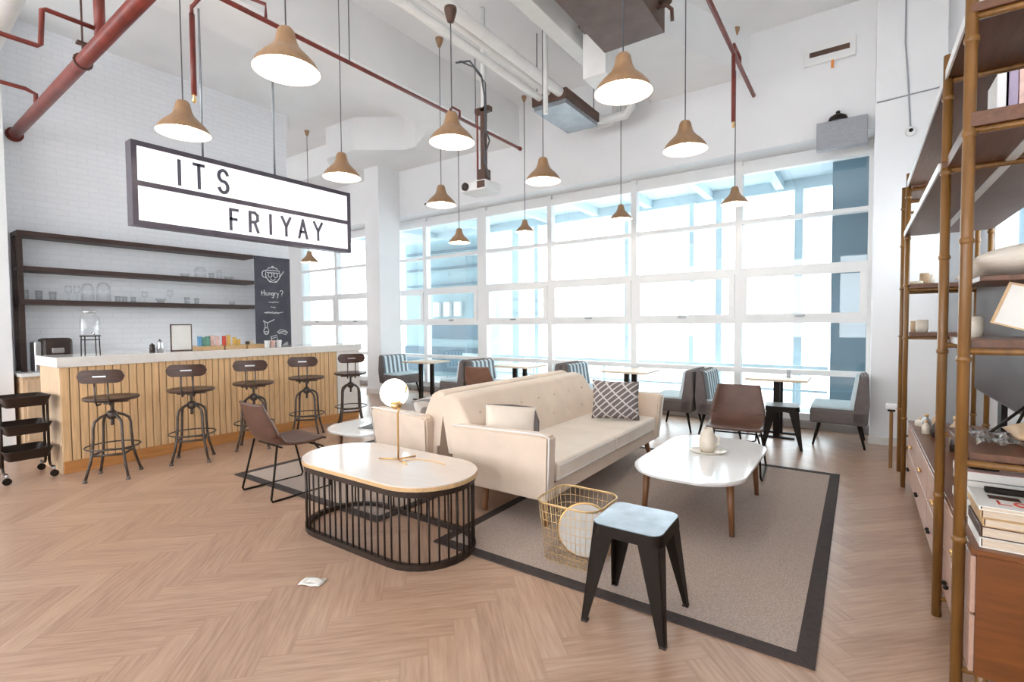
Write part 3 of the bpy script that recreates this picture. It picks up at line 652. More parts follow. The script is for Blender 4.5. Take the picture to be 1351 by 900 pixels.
t=thing('toaster_oven','dark rounded coffee machine on the white back counter at left','appliance',(-8.3,1.78,.9))
MB().box(-.13,.13,-.10,.19,0,.41,.05,4).build('body',M['kettle'],t); MB().box(-.13,.1,-.17,-.10,0,.37,.02,3).build('steel_tank',M['steel'],t)
MB().box(.125,.14,-.02,.10,.22,.29,.01).build('control_panel',M['steel'],t); MB().tube([(.13,.0,.0),(.13,.0,.19)],.012,8).build('spout',M['chrome'],t)
for k,(x,y,h,r,m,lab) in enumerate(((-6.68,2.31,.09,.028,'kettle','short dark jar left of the tall steel shaker on the bar'),(-6.66,2.38,.13,.032,'steel','tall steel shaker beside the menu frame on the bar'))):
    t=thing('condiment_shaker',lab,'shaker',(x,y,1.15)); MB().lathe([(0,0),(r,0),(r*1.05,h*.5),(r*.8,h*.62),(r*.95,h*.8),(r*.7,h),(0,h*1.02)],n=20).build('body',M[m],t); MB().ball((0,0,h*1.04),r*.35,10).build('knob',M['black'],t)
t=thing('menu_frame','upright menu stand with a dark rim and blank white sheet on the bar','menu stand',(-6.7,2.62,1.15),.0)
b=MB(); b.box(-.008,.008,-.115,.115,0,.012); b.box(-.008,.008,-.115,.115,.308,.32); b.box(-.008,.008,-.115,-.105,0,.32); b.box(-.008,.008,.105,.115,0,.32); b.build('frame',M['acdark'],t)
MB().box(-.004,.004,-.105,.105,.012,.308).build('sheet',M['paper'],t); MB().box(-.04,.04,-.09,.09,0,.006).build('foot',M['acdark'],t)
for k,(y0,y1,lab) in enumerate(((2.80,3.08,'left wooden snack tray beside the menu stand'),(3.10,3.36,'middle wooden snack tray on the bar'),(3.39,3.62,'right wooden snack tray near the chalkboard end'))):
    t=thing('snack_tray',lab,'tray',(-6.74,(y0+y1)/2,1.15),0,'wooden snack trays'); h=(y1-y0)/2
    MB().box(-.10,.10,-h,h,0,.01).build('base',M['oakedge'],t)
    b=MB(); b.box(-.10,.10,-h,-h+.008,.01,.045); b.box(-.10,.10,h-.008,h,.01,.045); b.box(.092,.10,-h+.008,h-.008,.01,.045); b.box(-.10,-.092,-h+.008,h-.008,.01,.045); b.build('sides',M['oakedge'],t)
pk=[(2.83,.16,'blue','blue packet in the left snack tray'),(2.88,.15,'green','first green packet in the left snack tray'),(2.93,.16,'green','second green packet in the left snack tray'),(2.985,.17,'pink','pink and white packet in the left snack tray'),(3.04,.16,'pink','pink packet at the right of the left snack tray'),
(3.13,.16,'redp','red packet standing in the middle snack tray'),(3.19,.17,'yel','tall yellow packet next to the red one'),(3.25,.14,'yel','yellow packet in the middle of its snack tray'),(3.31,.11,'yel','short yellow packet at the right of the middle tray'),
(3.43,.08,'kettle','small dark packet in the right snack tray'),(3.485,.09,'pages','small tan packet in the right snack tray')]
for y,h,m,lab in pk:
    b=MB(); cushion(b,.055,h,.035,n=8); b.xf(Matrix.Translation((-6.74+random.uniform(-.02,.02),y,1.16+h/2))@Matrix.Rotation(PI/2+random.uniform(-.15,.15),4,'Z')); tag(b.build('snack_packet',M[m]),lab,'snack packet','snack packets')
for k,(y,lab) in enumerate(((3.60,'left paper cup at the chalkboard end of the bar'),(3.70,'middle paper cup at the chalkboard end of the bar'),(3.79,'right paper cup at the chalkboard end of the bar'))):
    b=MB().lathe([(0,0),(.028,0),(.036,.09),(.037,.093),(.034,.09),(.026,.004),(0,.004)],(-6.60 if k!=0 else -6.56,y,1.15),20); tag(b.build('paper_cup',M['pink'] if k==1 else M['white']),lab,'cup','paper cups on the bar')
# glassware on rack shelves
def glassware(kind,x,y,z,lab,grp,r=.035,h=.11):
    if kind=='tumbler': P=[(0,0),(r*.8,0),(r,h),(r*.93,h),(r*.74,.006),(0,.006)]
    elif kind=='stem': P=[(0,0),(r*.9,.003),(.005,.008),(.005,h*.45),(r*.8,h*.55),(r,h*.75),(r*.85,h),(r*.8,h)]
    elif kind=='jar': P=[(0,0),(r,0),(r,h*.85),(r*.75,h*.95),(r*.75,h),(r*.3,h*1.08),(0,h*1.1)]
    else: P=[(0,0),(r*.5,0),(r,h),(r*.95,h),(r*.45,.006),(0,.006)]
    b=MB().lathe(P,(x,y,z),20); tag(b.build({'tumbler':'glass_tumbler','stem':'wine_glass','jar':'glass_jar','bowl':'glass_bowl'}[kind],M['clear'] if kind!='jar' or r>.04 else M['clear']),lab,{'tumbler':'glass','stem':'glass','jar':'jar','bowl':'bowl'}[kind],grp)
zs=.90+.86+.03
GLB=['leftmost clear tumbler on the lowest rack shelf, beside the rack post', 'clear tumbler standing alone right of the leftmost one, lowest rack shelf', 'third clear tumbler, just left of the stemmed glasses, lowest rack shelf', 'left one of the two tall stemmed glasses beside the big jars', 'right one of the two tall stemmed glasses, touching distance from the big jars', 'left one of the two big lidded glass jars above the drinks dispenser', 'right and taller one of the two big lidded glass jars', 'small tumbler directly right of the taller lidded jar', 'middle one of three small tumblers right of the lidded jars', 'last of three small tumblers right of the lidded jars', 'short stemmed glass between the small tumblers and the glass bowl', 'low clear bowl in the middle of the lowest rack shelf', 'tall stemmed glass right of the middle clear bowl', 'tumbler left of its twin in the right half of the lowest rack shelf', 'smaller tumbler right of its twin in the right half of the lowest shelf', 'small clear bowl at the chalkboard end of the lowest rack shelf']
for k,(kd,y,r,h) in enumerate((('tumbler',1.60,.04,.12),('tumbler',1.74,.04,.12),('tumbler',1.86,.04,.11),('stem',2.02,.04,.20),('stem',2.10,.04,.20),('jar',2.22,.07,.22),('jar',2.38,.08,.24),('tumbler',2.54,.035,.08),('tumbler',2.64,.035,.08),('tumbler',2.74,.035,.08),('stem',2.86,.04,.16),('bowl',3.05,.07,.06),('stem',3.2,.04,.2),('tumbler',3.42,.04,.10),('tumbler',3.55,.035,.09),('bowl',4.1,.05,.05))):
    glassware(kd,-8.5+random.uniform(-.05,.05),1.46+(y-1.46),zs,GLB[k],'glassware on the lowest rack shelf',r,h)
zs=.90+1.27+.03
for k,(kd,y,r,h,l) in enumerate((('jar',3.62,.08,.16,'squat glass jar on the middle rack shelf'),('tumbler',3.78,.04,.09,'tumbler right of the squat jar on the middle rack shelf'),('jar',3.90,.04,.14,'slim glass jar on the middle rack shelf'),('bowl',4.05,.08,.05,'low glass bowl at the right of the middle rack shelf'),('bowl',3.4,.07,.05,'low glass bowl left of the squat jar on the middle shelf'))):
    glassware(kd,-8.5,y,zs,l,'glassware on the middle rack shelf',r,h)
# ------------------------------------------------------------------ rugs
def rug(x0,x1,y0,y1,lab,z=0):
    t=thing('area_rug',lab,'rug',(x0,y0,z),0,'dark-bordered rugs'); w,l=x1-x0,y1-y0; e=.075
    MB().box(e,w-e,e,l-e,0,.008).build('field',M['rug'],t)
    b=MB(); b.box(0,w,0,e,0,.010); b.box(0,w,l-e,l,0,.010); b.box(0,e,e,l-e,0,.010); b.box(w-e,w,e,l-e,0,.010); b.build('border',M['rug_edge'],t)
rug(-4.95,-2.87,2.36,5.5,'grey brown rug with dark border under the left sofa and leather chair')
rug(-2.30,-.13,2.36,5.54,'grey brown rug with dark border under the white coffee table')
# ------------------------------------------------------------------ sofas
def sofa():
    t=thing('sofa','x','sofa')     # faces +x, length along y centred; local x 0 = back plane bottom
    Ls=1.15
    # side arms
    for s in (-1,1):
        b=MB(); yo=s*Ls; yi=s*(Ls-.10)
        out=[(.06,.20),(.90,.20),(.94,.67),(.88,.68),(.08,.66),(.02,.63)]
        lean=lambda z:(z-.2)*.10*s
        b.hexa([(x,yo+lean(z),z) for x,z in out],[(x,yi+lean(z)*.8,z) for x,z in out])
        bmesh.ops.bevel(b.b,geom=list(b.b.edges),offset=.018,segments=2,affect='EDGES')
        ar=b.build('arm',M['cream'],t)
        b=MB(); b.tube([(.90,yo,.215),(.942,yo+lean(.67),.67),(.88,yo+lean(.68),.683),(.08,yo+lean(.66),.663)],.006,6); b.build('piping',M['pipe'],ar)
    # back
    def front(u,v):
        y=(2*u-1)*(Ls-.06); z=.40+v*.45*(1-.035*max(0,(abs(2*u-1)-.93)/.07)**2); x=.26-v*.22
        d=0
        for r_ in range(2):
            for k in range(7):
                yc=(-.90+k*.30)+( .15 if r_ else 0); zc=.56 if r_ else .72
                q=((y-yc)**2+(z-zc)**2)/.0022; d+=.016*math.exp(-q)
        ed=min(1,min(u,1-u)/.04,)*.0
        bul=.03*math.sin(PI*min(1,max(0,v)))
        return (x+bul-d,y,z)
    b=MB(); b.grid(front,96,26)
    def back(u,v): return (-.02-v*.13,(2*u-1)*(Ls-.06),.20+v*(.65-.016*max(0,(abs(2*u-1)-.93)/.07)**2))
    b.grid(back,96,4)
    y0=-(Ls-.06); 
    for u0 in (0,1):
        def side(a,v,u0=u0):
            p=front(u0,v) if True else 0; q=back(u0,.3077+v*.6923); k=a
            return (p[0]*(1-k)+q[0]*k,p[1],p[2]*(1-k)+q[2]*k+.025*math.sin(PI*a)*v**6)
        b.grid(side,8,26)
    def top(a,u):
        p=front(u,1); q=back(u,1); z=p[2]*(1-a)+q[2]*a+.025*math.sin(PI*a); return (p[0]*(1-a)+q[0]*a,p[1],z)
    b.grid(top,8,96)
    b.box(-.02,.26,-(Ls-.06),Ls-.06,.20,.41)
    bmesh.ops.remove_doubles(b.b,verts=b.b.verts,dist=1e-4)
    bk=b.build('backrest',M['cream'],t)
    for r_ in range(2):
        for k in range(7):
            yc=(-.90+k*.30)+(.15 if r_ else 0); zc=.56 if r_ else .72
            if abs(yc)>1.0: continue
            u=(yc/(Ls-.06)+1)/2; v=(zc-.40)/.45; p=front(u,v)
            MB().ball((p[0]+.006,p[1],p[2]),.009,8,).build('button',M['button'] if (k+r_)%3==0 else M['cream'],bk)
    MB().box(.0,.88,-(Ls-.10),Ls-.10,.20,.31,.012).build('base',M['cream'],t)
    for s in (-1,1):
        c=MB().box(.22,.915,min(0,s*(Ls-.12)),max(0,s*(Ls-.12)),.312,.455,.035,4,True).build('seat_cushion',M['creamw'],t)
        b=MB(); ya,yb=sorted((s*.02,s*(Ls-.13))); b.tube([(.913,ya,.335),(.913,yb,.335)],.004,5); b.tube([(.913,ya,.43),(.913,yb,.43)],.004,5); b.build('piping',M['pipe'],c)
    for x in (.27,.80):
        for y in (-Ls+.12,Ls-.12): MB().tube([(x,y,.205),(x+(.04 if x>.5 else .02),y+(.04 if y>0 else -.04),.0)],[.030,.020],12).build('leg',M['legwood'],t)
    return t
sf=sofa(); sf.location=(-2.64,4.05,.010); sf['label']='cream button-back sofa facing the white coffee table, patterned cushion on it'; sf['group']='cream sofas'
s2=dup(sf,(-2.97,4.18,.010),PI,'cream sofa placed back to back behind the front sofa, facing the bar','cream sofas',(.76,1,1))
b=MB(); cushion(b,.48,.40,.15); b.xf(Matrix.Translation((-2.02,4.72,.665))@Matrix.Rotation(.55,4,'Z')@Matrix.Rotation(-.30,4,'X')@Matrix.Rotation(.05,4,'Y'))
o=b.build('lattice_cushion',M['lattice']); tag(o,'dark lattice-patterned cushion leaning at the far end of the front sofa','cushion')
t=thing('cream_cushion','cream cushion with dark grey edge behind the near sofa arm','cushion',(-2.26,3.20,.635),0)
b=MB(); cushion(b,.42,.34,.14); b.xf(Matrix.Rotation(.75,4,'Z')@Matrix.Rotation(-.35,4,'X')@Matrix.Rotation(.10,4,'Y')); b.build('cover',M['creamw'],t)
b=MB(); pts=[]
for i in range(13): pts.append((.20-.004*i,.0,-.16+.325*i/12))
b.tube([(.185,-.0,-.15),(.203,0,-.05),(.203,0,.05),(.185,0,.15)],[.012,.03,.03,.012],8); b.tube([(-.19,0,.155),(0,0,.165),(.19,0,.155)],.01,6); b.xf(Matrix.Rotation(.75,4,'Z')@Matrix.Rotation(-.35,4,'X')@Matrix.Rotation(.10,4,'Y')); b.build('dark_edge',M['greycloth'],t)
b=MB(); cushion(b,.42,.38,.15); b.xf(Matrix.Translation((-3.24,3.30,.60))@Matrix.Rotation(-1.2,4,'Z')@Matrix.Rotation(.45,4,'X')); tag(b.build('striped_cushion',stripes('grey white weave',(.62,.58,.55),(.26,.24,.24),0,11)),'grey and white cushion on the rear sofa','cushion')
# ------------------------------------------------------------------ slatted oval table with lamp
t=thing('cage_coffee_table','oval table with pale top on a black vertical-rod cage base','coffee table',(-2.665,2.28,0))
def stad(hx,r,n=14):
    P=[]
    for i in range(n+1): a=-PI/2+PI*i/n; P.append((hx+r*math.cos(a),r*math.sin(a)))
    for i in range(n+1): a=PI/2+PI*i/n; P.append((-hx+r*math.cos(a),r*math.sin(a)))
    return P
def band(mb,hx,r,z0,z1,th):
    o=stad(hx,r); i_=stad(hx,r-th); n=len(o)
    for k in range(n):
        a,c=k,(k+1)%n
        mb.hexa([(*o[a],z0),(*o[c],z0),(*i_[c],z0),(*i_[a],z0)],[(*o[a],z1),(*o[c],z1),(*i_[c],z1),(*i_[a],z1)])
    return mb
HX,RR=.375,.325
band(MB(),HX,RR,.0,.035,.035).build('base_ring',M['brownsteel'],t); band(MB(),HX,RR,.435,.475,.025).build('upper_ring',M['brownsteel'],t)
b=MB(); b.hexa([(*p,.475) for p in stad(HX+.005,RR+.01,20)],[(*p,.498) for p in stad(HX+.005,RR+.01,20)]); b.build('oak_band',M['oakedge'],t)
b=MB(); b.hexa([(*p,.498) for p in stad(HX+.005,RR+.008,20)],[(*p,.505) for p in stad(HX+.005,RR+.008,20)]); b.build('tabletop',M['tabletop'],t)
per=4*HX+2*PI*(RR-.012); nb=58; rod0=None
def onst(s,hx,r):
    if s<2*hx: return (-hx+s,-r)
    s-=2*hx
    if s<PI*r: a=-PI/2+s/r; return (hx+r*math.cos(a),r*math.sin(a))
    s-=PI*r
    if s<2*hx: return (hx-s,r)
    s-=2*hx; a=PI/2+s/r; return (-hx+r*math.cos(a),r*math.sin(a))
for k in range(nb):
    p=onst(per*k/nb,HX,RR-.012)
    if rod0 is None: rod0=MB().tube([(0,0,.03),(0,0,.44)],.0065,6).build('rod',M['brownsteel'],t); q=rod0
    else: q=rod0.copy(); COL.objects.link(q); q.parent=t
    q.location=(p[0],p[1],0)
t=thing('globe_table_lamp','brass table lamp with glowing white globe on the cage table','lamp',(-2.60,2.335,.506))
b=MB()
for a,l in ((200,.15),(80,.14),(-20,.14)): 
    a=math.radians(a); b.tube([(0,0,.012),(l*math.cos(a),l*math.sin(a),.008)],.006,8)
b.build('base_legs',M['brass'],t)
MB().tube([(0,0,.01),(.0,0,.33),(.012,.008,.37),(.04,.028,.44),(.055,.038,.52)],.0065,8).build('stem',M['brass'],t)
MB().ball((-.045,.012,.468),.098,28).build('globe',M['globe'],t)
b=MB(); b.lathe([(0,0),(.035,.004),(.035,.016),(0,.02)],n=18); b.xf(Matrix.Translation((.018,-.03,.395))@Matrix.Rotation(.9,4,'X')@Matrix.Rotation(.7,4,'Y')); b.build('globe_clip',M['brass'],t)
MB().tube([(.0,0,.012),(.10,.10,.003),(.22,.12,.003),(.34,.10,.003)],.003,6).build('power_cord',M['brass'],t)
# ------------------------------------------------------------------ white coffee tables
def coffee(name,lab,loc,rz=0,hx=.42,hy=.71):
    t=thing(name,lab,'coffee table',loc,rz,'white-topped coffee tables'); h=.40
    b=MB(); P=rpoly(hx,hy,.30,10); b.hexa([(x*.985,y*.985,h-.03) for x,y in P],[(x,y,h-.012) for x,y in P]); b.hexa([(x,y,h-.012) for x,y in P],[(x*.995,y*.995,h) for x,y in P]); b.build('tabletop',M['marble2'],t)
    MB().box(-hx+.14,hx-.14,-hy+.2,hy-.2,h-.055,h-.03).build('apron',M['legwood'],t)
    for sx in (-1,1):
        for sy in (-1,1): MB().tube([(sx*(hx-.10),sy*(hy-.24),h-.03),(sx*(hx-.08),sy*(hy-.22),0)],[.026,.017],10).build('leg',M['legwood'],t)
    return t
ct=coffee('white_coffee_table','glossy white rounded coffee table on the rug before the front sofa',(-.985,4.02,.009),0,.385,.71)
ct2=coffee('white_coffee_table','glossy white rounded coffee table between the rear sofa and the bar',(-4.12,3.60,.009),0,.38,.66)
t=thing('tray','small pale oval tray on the front white coffee table','tray',(-.98,4.12,.411),.3)
MB().lathe([(0,0),(.105,0),(.125,.014),(.12,.016),(.10,.006),(0,.006)],n=28).xf(Matrix.Diagonal((1.15,.85,1,1))).build('dish',M['ceram'],t); 
t=thing('white_vase','small cream ceramic pitcher on the oval tray','vase',(-.98,4.12,.419))
MB().lathe([(0,0),(.05,0),(.066,.04),(.064,.09),(.045,.15),(.036,.185),(.030,.182),(.036,.15),(0,.02)],n=24).build('body',M['ceram'],t); MB().tube([(.050,.0,.135),(.085,0,.12),(.082,0,.07),(.06,0,.05)],.006,8).build('handle',M['ceram'],t)
for k,(x,y,a,m,lab) in enumerate(((-4.02,3.30,.3,'kettle','dark magazine on the rear coffee table'),(-3.93,3.42,.9,'pink','open patterned magazine beside the dark one on the rear table'))):
    t=thing('magazine',lab,'magazine',(x,y,.41),a,'magazines on the rear coffee table'); MB().box(-.10,.10,-.14,.14,0,.008,.002,1).build('pages',M['paper'],t); MB().box(-.101,.101,-.141,.141,.008,.010).build('cover',M[m],t)
# ------------------------------------------------------------------ leather sled chairs
def sled(mat,lab,loc,rz):
    t=thing('sled_leather_chair',lab,'chair',loc,rz,'brown leather chairs with black sled legs')
    prof=[(-.30,.80,.195,.03),(-.275,.70,.215,.045),(-.245,.60,.235,.06),(-.20,.50,.245,.055),(-.12,.445,.245,.03),(.0,.43,.245,.02),(.12,.435,.245,.012),(.22,.45,.24,.006),(.265,.445,.235,0)]
    def cr(i,f,k):
        P=[prof[max(0,min(len(prof)-1,i+d))][k] for d in (-1,0,1,2)]
        return .5*((2*P[1])+(-P[0]+P[2])*f+(2*P[0]-5*P[1]+4*P[2]-P[3])*f*f+(-P[0]+3*P[1]-3*P[2]+P[3])*f**3)
    def fn(u,v):
        s=v*(len(prof)-1); i=min(len(prof)-2,int(s)); f=s-i; y,z,w,c=[cr(i,f,k) for k in range(4)]
        x=(2*u-1); up=abs(x)**3*c
        return (x*w,y+up*.9,z+up*.7*(1 if v>.35 else .2))
    b=MB(); b.grid(fn,20,40); o=b.build('seat_shell',mat,t); m=o.modifiers.new('thick','SOLIDIFY'); m.thickness=.022; m.offset=0
    for s in (-1,1):
        x=s*.235; b=MB(); b.tube([(s*.20,-.16,.455),(x,-.21,.20),(x+s*.02,-.245,.03),(x+s*.02,-.235,.009),(x+s*.02,-.20,.009),(x+s*.01,.26,.009),(x+s*.01,.29,.012),(x,.30,.04),(s*.22,.225,.33),(s*.19,.17,.415)],.009,8); b.build('sled_leg',M['black'],t)
    MB().tube([(-.19,.17,.40),(.19,.17,.40)],.008,6).build('front_crossbar',M['black'],t); MB().tube([(-.20,-.12,.425),(.20,-.12,.425)],.008,6).build('rear_crossbar',M['black'],t)
    b=MB(); b.tube([(-.19,.17,.405),(-.19,.26,.36),(-.16,.285,.355),(.16,.285,.355),(.19,.26,.36),(.19,.17,.405)],.007,6); b.build('front_loop',M['black'],t)
    return t
sled(M['leather'],'brown leather chair with its back to the camera, left of the oval cage table',(-4.14,2.40,.0),-.05)
sled(M['leather'],'brown leather chair at the far end of the white coffee table, facing the camera',(-.97,5.16,.009),PI+.10)
sled(M['leather2'],'reddish brown leather chair half hidden behind the back of the sofas',(-4.75,6.05,0),.2)
# ------------------------------------------------------------------ metal stools
def metal_stool(lab,loc,rz,seat):
    t=thing('metal_stool',lab,'stool',loc,rz,'low black metal stools'); H=.485
    b=MB(); b.prism(rpoly(.168,.168,.05,6),H-.012,H,); b.build('seat',seat,t)
    b=MB(); o=rpoly(.170,.170,.05,6); i_=rpoly(.163,.163,.045,6); o2=[(x*1.03,y*1.03) for x,y in o]; n=len(o)
    for k in range(n):
        a,c=k,(k+1)%n; b.hexa([(*o2[a],H-.055),(*o2[c],H-.055),(*i_[c],H-.055),(*i_[a],H-.055)],[(*o[a],H-.004),(*o[c],H-.004),(*i_[c],H-.004),(*i_[a],H-.004)])
    b.build('apron',M['black'],t)
    for sx in (-1,1):
        for sy in (-1,1):
            T=Vector((sx*.160,sy*.160,H-.03)); F=Vector((sx*.205,sy*.205,.0)); b=MB(); th=.006
            for ax in (0,1):
                def P(base,wd,off):
                    p=base.copy(); 
                    p[ax]-=(sx,sy)[ax]*wd; p[1-ax]-=(sx,sy)[1-ax]*off; return tuple(p)
                b.hexa([P(T,0,0),P(T,.105,0),P(T,.105,th),P(T,0,th)],[P(F,0,0),P(F,.028,0),P(F,.028,th),P(F,0,th)])
            lg=b.build('leg',M['black'],t)
            MB().box(min(F.x,F.x-sx*.03),max(F.x,F.x-sx*.03),min(F.y,F.y-sy*.03),max(F.y,F.y-sy*.03),0,.012).build('rubber_foot',M['kettle'],lg)
    b=MB(); b.tube([(-.14,-.14,.40),(.14,.14,.40)],.006,6); b.tube([(-.14,.14,.405),(.14,-.14,.405)],.006,6); b.build('cross_brace',M['black'],t)
    return t
metal_stool('black metal stool with pale zinc seat on the front edge of the rug',(-.89,2.335,.0),.02,M['metalseat'])
metal_stool('far black metal stool beside the small table by the glass wall',(-.72,6.50,0),.12,M['galv'])
# ------------------------------------------------------------------ wire basket and drum
t=thing('wire_basket','gilt wire basket at the near corner of the front sofa','basket',(-1.41,2.71,.010))
def ring(hx,hy,r,z): return [(x,y,z) for x,y in rpoly(hx,hy,r,4)]
b=MB()
for i in range(8): 
    z=.004+i*.05; k=.84+.16*i/7; b.tube([(x*k,y*k,z) for x,y,_ in ring(.205,.19,.09,0)],.0018,4,closed=True)
rp=rpoly(.205,.19,.09,4); tot=[]
for i in range(len(rp)):
    a,c=rp[i],rp[(i+1)%len(rp)]; m=max(1,round(math.hypot(a[0]-c[0],a[1]-c[1])/.035))
    for j in range(m): tot.append((a[0]+(c[0]-a[0])*j/m,a[1]+(c[1]-a[1])*j/m))
for x,y in tot: b.tube([(x*.84,y*.84,.004),(x,y,.36)],.0018,4)
for i in range(-3,4):
    b.tube([(i*.042,-.155,.004),(i*.042,.155,.004)],.0018,4); 
for i in range(-3,4): b.tube([(-.165,i*.042,.004),(.165,i*.042,.004)],.0018,4)
b.build('wire_mesh',M['wirebrass'],t)
MB().tube(ring(.207,.192,.09,.362),.0045,8,closed=True).build('rim',M['wirebrass'],t)
t=thing('round_drum','round pale drum with brass rim leaning inside the wire basket','drum',(-1.345,2.68,.195),0)
R_=Matrix.Rotation(.47,4,'Z')@Matrix.Rotation(PI/2-.10,4,'X')
b=MB(); b.lathe([(0,-.012),(.155,-.012),(.155,.012),(0,.012)],n=40,smooth=False); b.xf(R_); b.build('skin',M['vellum'],t)
b=MB(); b.tube([(.158*math.cos(a*PI/20),.158*math.sin(a*PI/20),.0) for a in range(40)],.008,8,closed=True); b.xf(R_); b.build('brass_rim',M['brass'],t)
t=thing('floor_paper','small crumpled white paper slip lying on the wood floor','paper',(-2.50,1.60,0),.4)
b=MB(); b.grid(lambda u,v:((u-.5)*.13,(v-.5)*.085,.004+.006*abs(math.sin(u*5+v*3))),8,6); o=b.build('slip',M['paper'],t); o.modifiers.new('t','SOLIDIFY').thickness=.002
b=MB(); b.grid(lambda u,v:((u-.3)*.09,(v-.5)*.05,.012+.008*math.sin(u*4)),6,4); o=b.build('folded_corner',M['paper'],t); o.modifiers.new('t','SOLIDIFY').thickness=.002
# ------------------------------------------------------------------ booths and tables by the windows
def booth(lab,loc,rz):
    """faces +x"""
    t=thing('booth_chair',lab,'booth chair',loc,rz,'grey booth chairs by the glass wall')
    MB().box(-.28,.27,-.33,.33,.27,.44,.03,3,True).build('seat_base',M['greycloth'],t); MB().box(-.17,.26,-.32,.32,.44,.47,.012).build('seat_pad',M['paleblue'],t)
    b=MB(); P=[(-.28,.27),(-.13,.27),(-.155,.46),(-.20,.80),(-.24,.835),(-.29,.82),(-.30,.5)]; b.hexa([(x,-.33,z) for x,z in P],[(x,.33,z) for x,z in P]); bmesh.ops.bevel(b.b,geom=list(b.b.edges),offset=.015,segments=2,affect='EDGES'); b.build('backrest',M['greycloth'],t)
    b=MB(); b.hexa([(-.155,-.315,.475),(-.115,-.315,.475),(-.165,-.315,.80),(-.20,-.315,.82)],[(-.155,.315,.475),(-.115,.315,.475),(-.165,.315,.80),(-.20,.315,.82)]); b.build('striped_pad',M['stripe'],t)
    for x,dx in ((-.2,-.06),(.18,.06)):
        for y,dy in ((-.25,-.03),(.25,.03)): MB().tube([(x,y,.275),(x+dx,y+dy,0)],[.02,.011],8).build('leg',M['black'],t)
    return t
booth_xy=[(-7.62,6.95,0,'grey booth chair farthest left by the white column, striped inside'),(-5.80,6.75,PI,'grey booth chair facing left, behind the rear sofa at left'),(-5.16,6.75,0,'striped booth chair facing right, just left of the second small table'),
(-4.05,6.98,PI,'booth chair facing left, mostly hidden behind the sofa back'),(-3.44,6.98,0,'striped booth chair showing above the middle of the sofa back'),(-2.04,6.88,PI,'grey booth chair facing left, right of the sofa arm'),(-1.42,6.88,0,'striped booth chair facing the small table by the right windows'),(-.19,7.05,PI,'grey booth chair at far right against the column, facing left')]
b0=None
for i,(x,y,rz,lab) in enumerate(booth_xy):
    if b0 is None: b0=booth(lab,(x,y,0),rz)
    else: dup(b0,(x,y,0),rz,lab)
def cafe(lab,loc):
    t=thing('cafe_table',lab,'table',loc,0,'small pale tables by the glass wall')
    MB().box(-.34,.34,-.30,.30,.715,.745,.006).build('tabletop',M['oakedge'] if False else wood('pale table top',(.74,.60,.45),0,.35,.06),t)
    for y in (-.15,.15):
        lg=MB().box(-.035,.035,y-.025,y+.025,.02,.715).build('leg',M['black'],t); MB().box(-.20,.20,y-.03,y+.03,0,.02,.004).build('foot_bar',M['black'],lg)
    return t
c0=cafe('small pale table farthest left between booth chairs',(-6.80,6.85,0))
dup(c0,(-4.70,6.95,0),0,'second small pale table from the left, behind the rear sofa')
dup(c0,(-2.78,7.05,0),0,'third small pale table from the left, above the lattice cushion')
dup(c0,(-.83,7.08,0),0,'small pale table at far right beside the metal stool')
t=thing('table_number_stand','small dark holder standing on the far right cafe table','table stand',(-.72,7.1,.745)); MB().box(-.02,.02,-.015,.015,0,.10,.003).build('holder',M['galv'],t); MB().box(-.04,.04,-.03,.03,0,.006).build('foot',M['galv'],t)
# ------------------------------------------------------------------ shelving on the right
sh=thing('open_shelving_unit','tall golden cane-post open shelving unit along the right wall','shelving unit',(.33,0,0))
PY=(2.55,3.15,5.45,6.0)
for i,y in enumerate(PY):
    top=3.4 if i==0 else 2.70
    for x in (0,.52):
        b=MB(); b.tube([(x,y,0),(x,y,top)],.0195 if i<2 else .018,12)
        for z in (.6,1.30,1.75,2.15,2.5):
            if z<top: b.lathe([(.0195,-.012),(.0235,-.006),(.0235,.006),(.0195,.012)],(x,y,z),12)
        b.build('post',M['bamboo'],sh)
    for z in ((.09,.90,1.33,2.16,2.58) if i<2 else (.35,1.30,1.71,2.46,2.56)):
        MB().tube([(0,y,z),(.52,y,z)],.0125,10).build('rung',M['bamboo'],sh)
def board(x0,x1,y0,y1,z0,z1,m='shelfwood'): return MB().box(x0,x1,y0,y1,z0,z1,.002,1).build('shelf_board',M[m],sh)
board(-.005,.53,2.53,5.47,2.592,2.625); board(-.02,.20,3.13,5.47,2.172,2.20); board(.235,.53,3.13,5.47,2.172,2.20,'underlam')
board(.0,.53,2.53,3.12,2.172,2.225); board(.02,.53,5.42,6.02,2.572,2.60); board(.02,.53,5.42,6.02,1.722,1.76); board(.02,.53,5.42,6.02,1.312,1.345)
board(.02,.53,2.57,3.12,1.343,1.375); board(.02,.53,2.57,3.12,.912,.94); board(.05,.53,2.62,3.12,1.60,1.62)
MB().box(-.028,-.02,3.17,5.43,2.165,2.205).build('edge_strip',M['white'],sh); MB().box(-.013,-.005,2.6,5.43,2.585,2.63).build('edge_strip',M['white'],sh); MB().box(.20,.235,2.6,5.43,2.165,2.205).build('edge_strip',M['white'],sh)
cab=thing('drawer_cabinet','low teak drawer cabinet standing inside the cane shelving','cabinet',(.36,2.47,0))
CL=2.90
MB().box(0.01,.47,0,CL,.12,.58).build('body',M['cabwood'],cab); MB().box(-.005,.475,-.01,CL+.01,.58,.60,.002,1).build('top',M['cabwood'],cab)
for y in (.06,CL-.06): 
    for x in (.04,.42): MB().tube([(x,y,.12),(x,y,0)],[.02,.015],8).build('leg',M['bamboo'],cab)
nd=4; dw=CL/nd
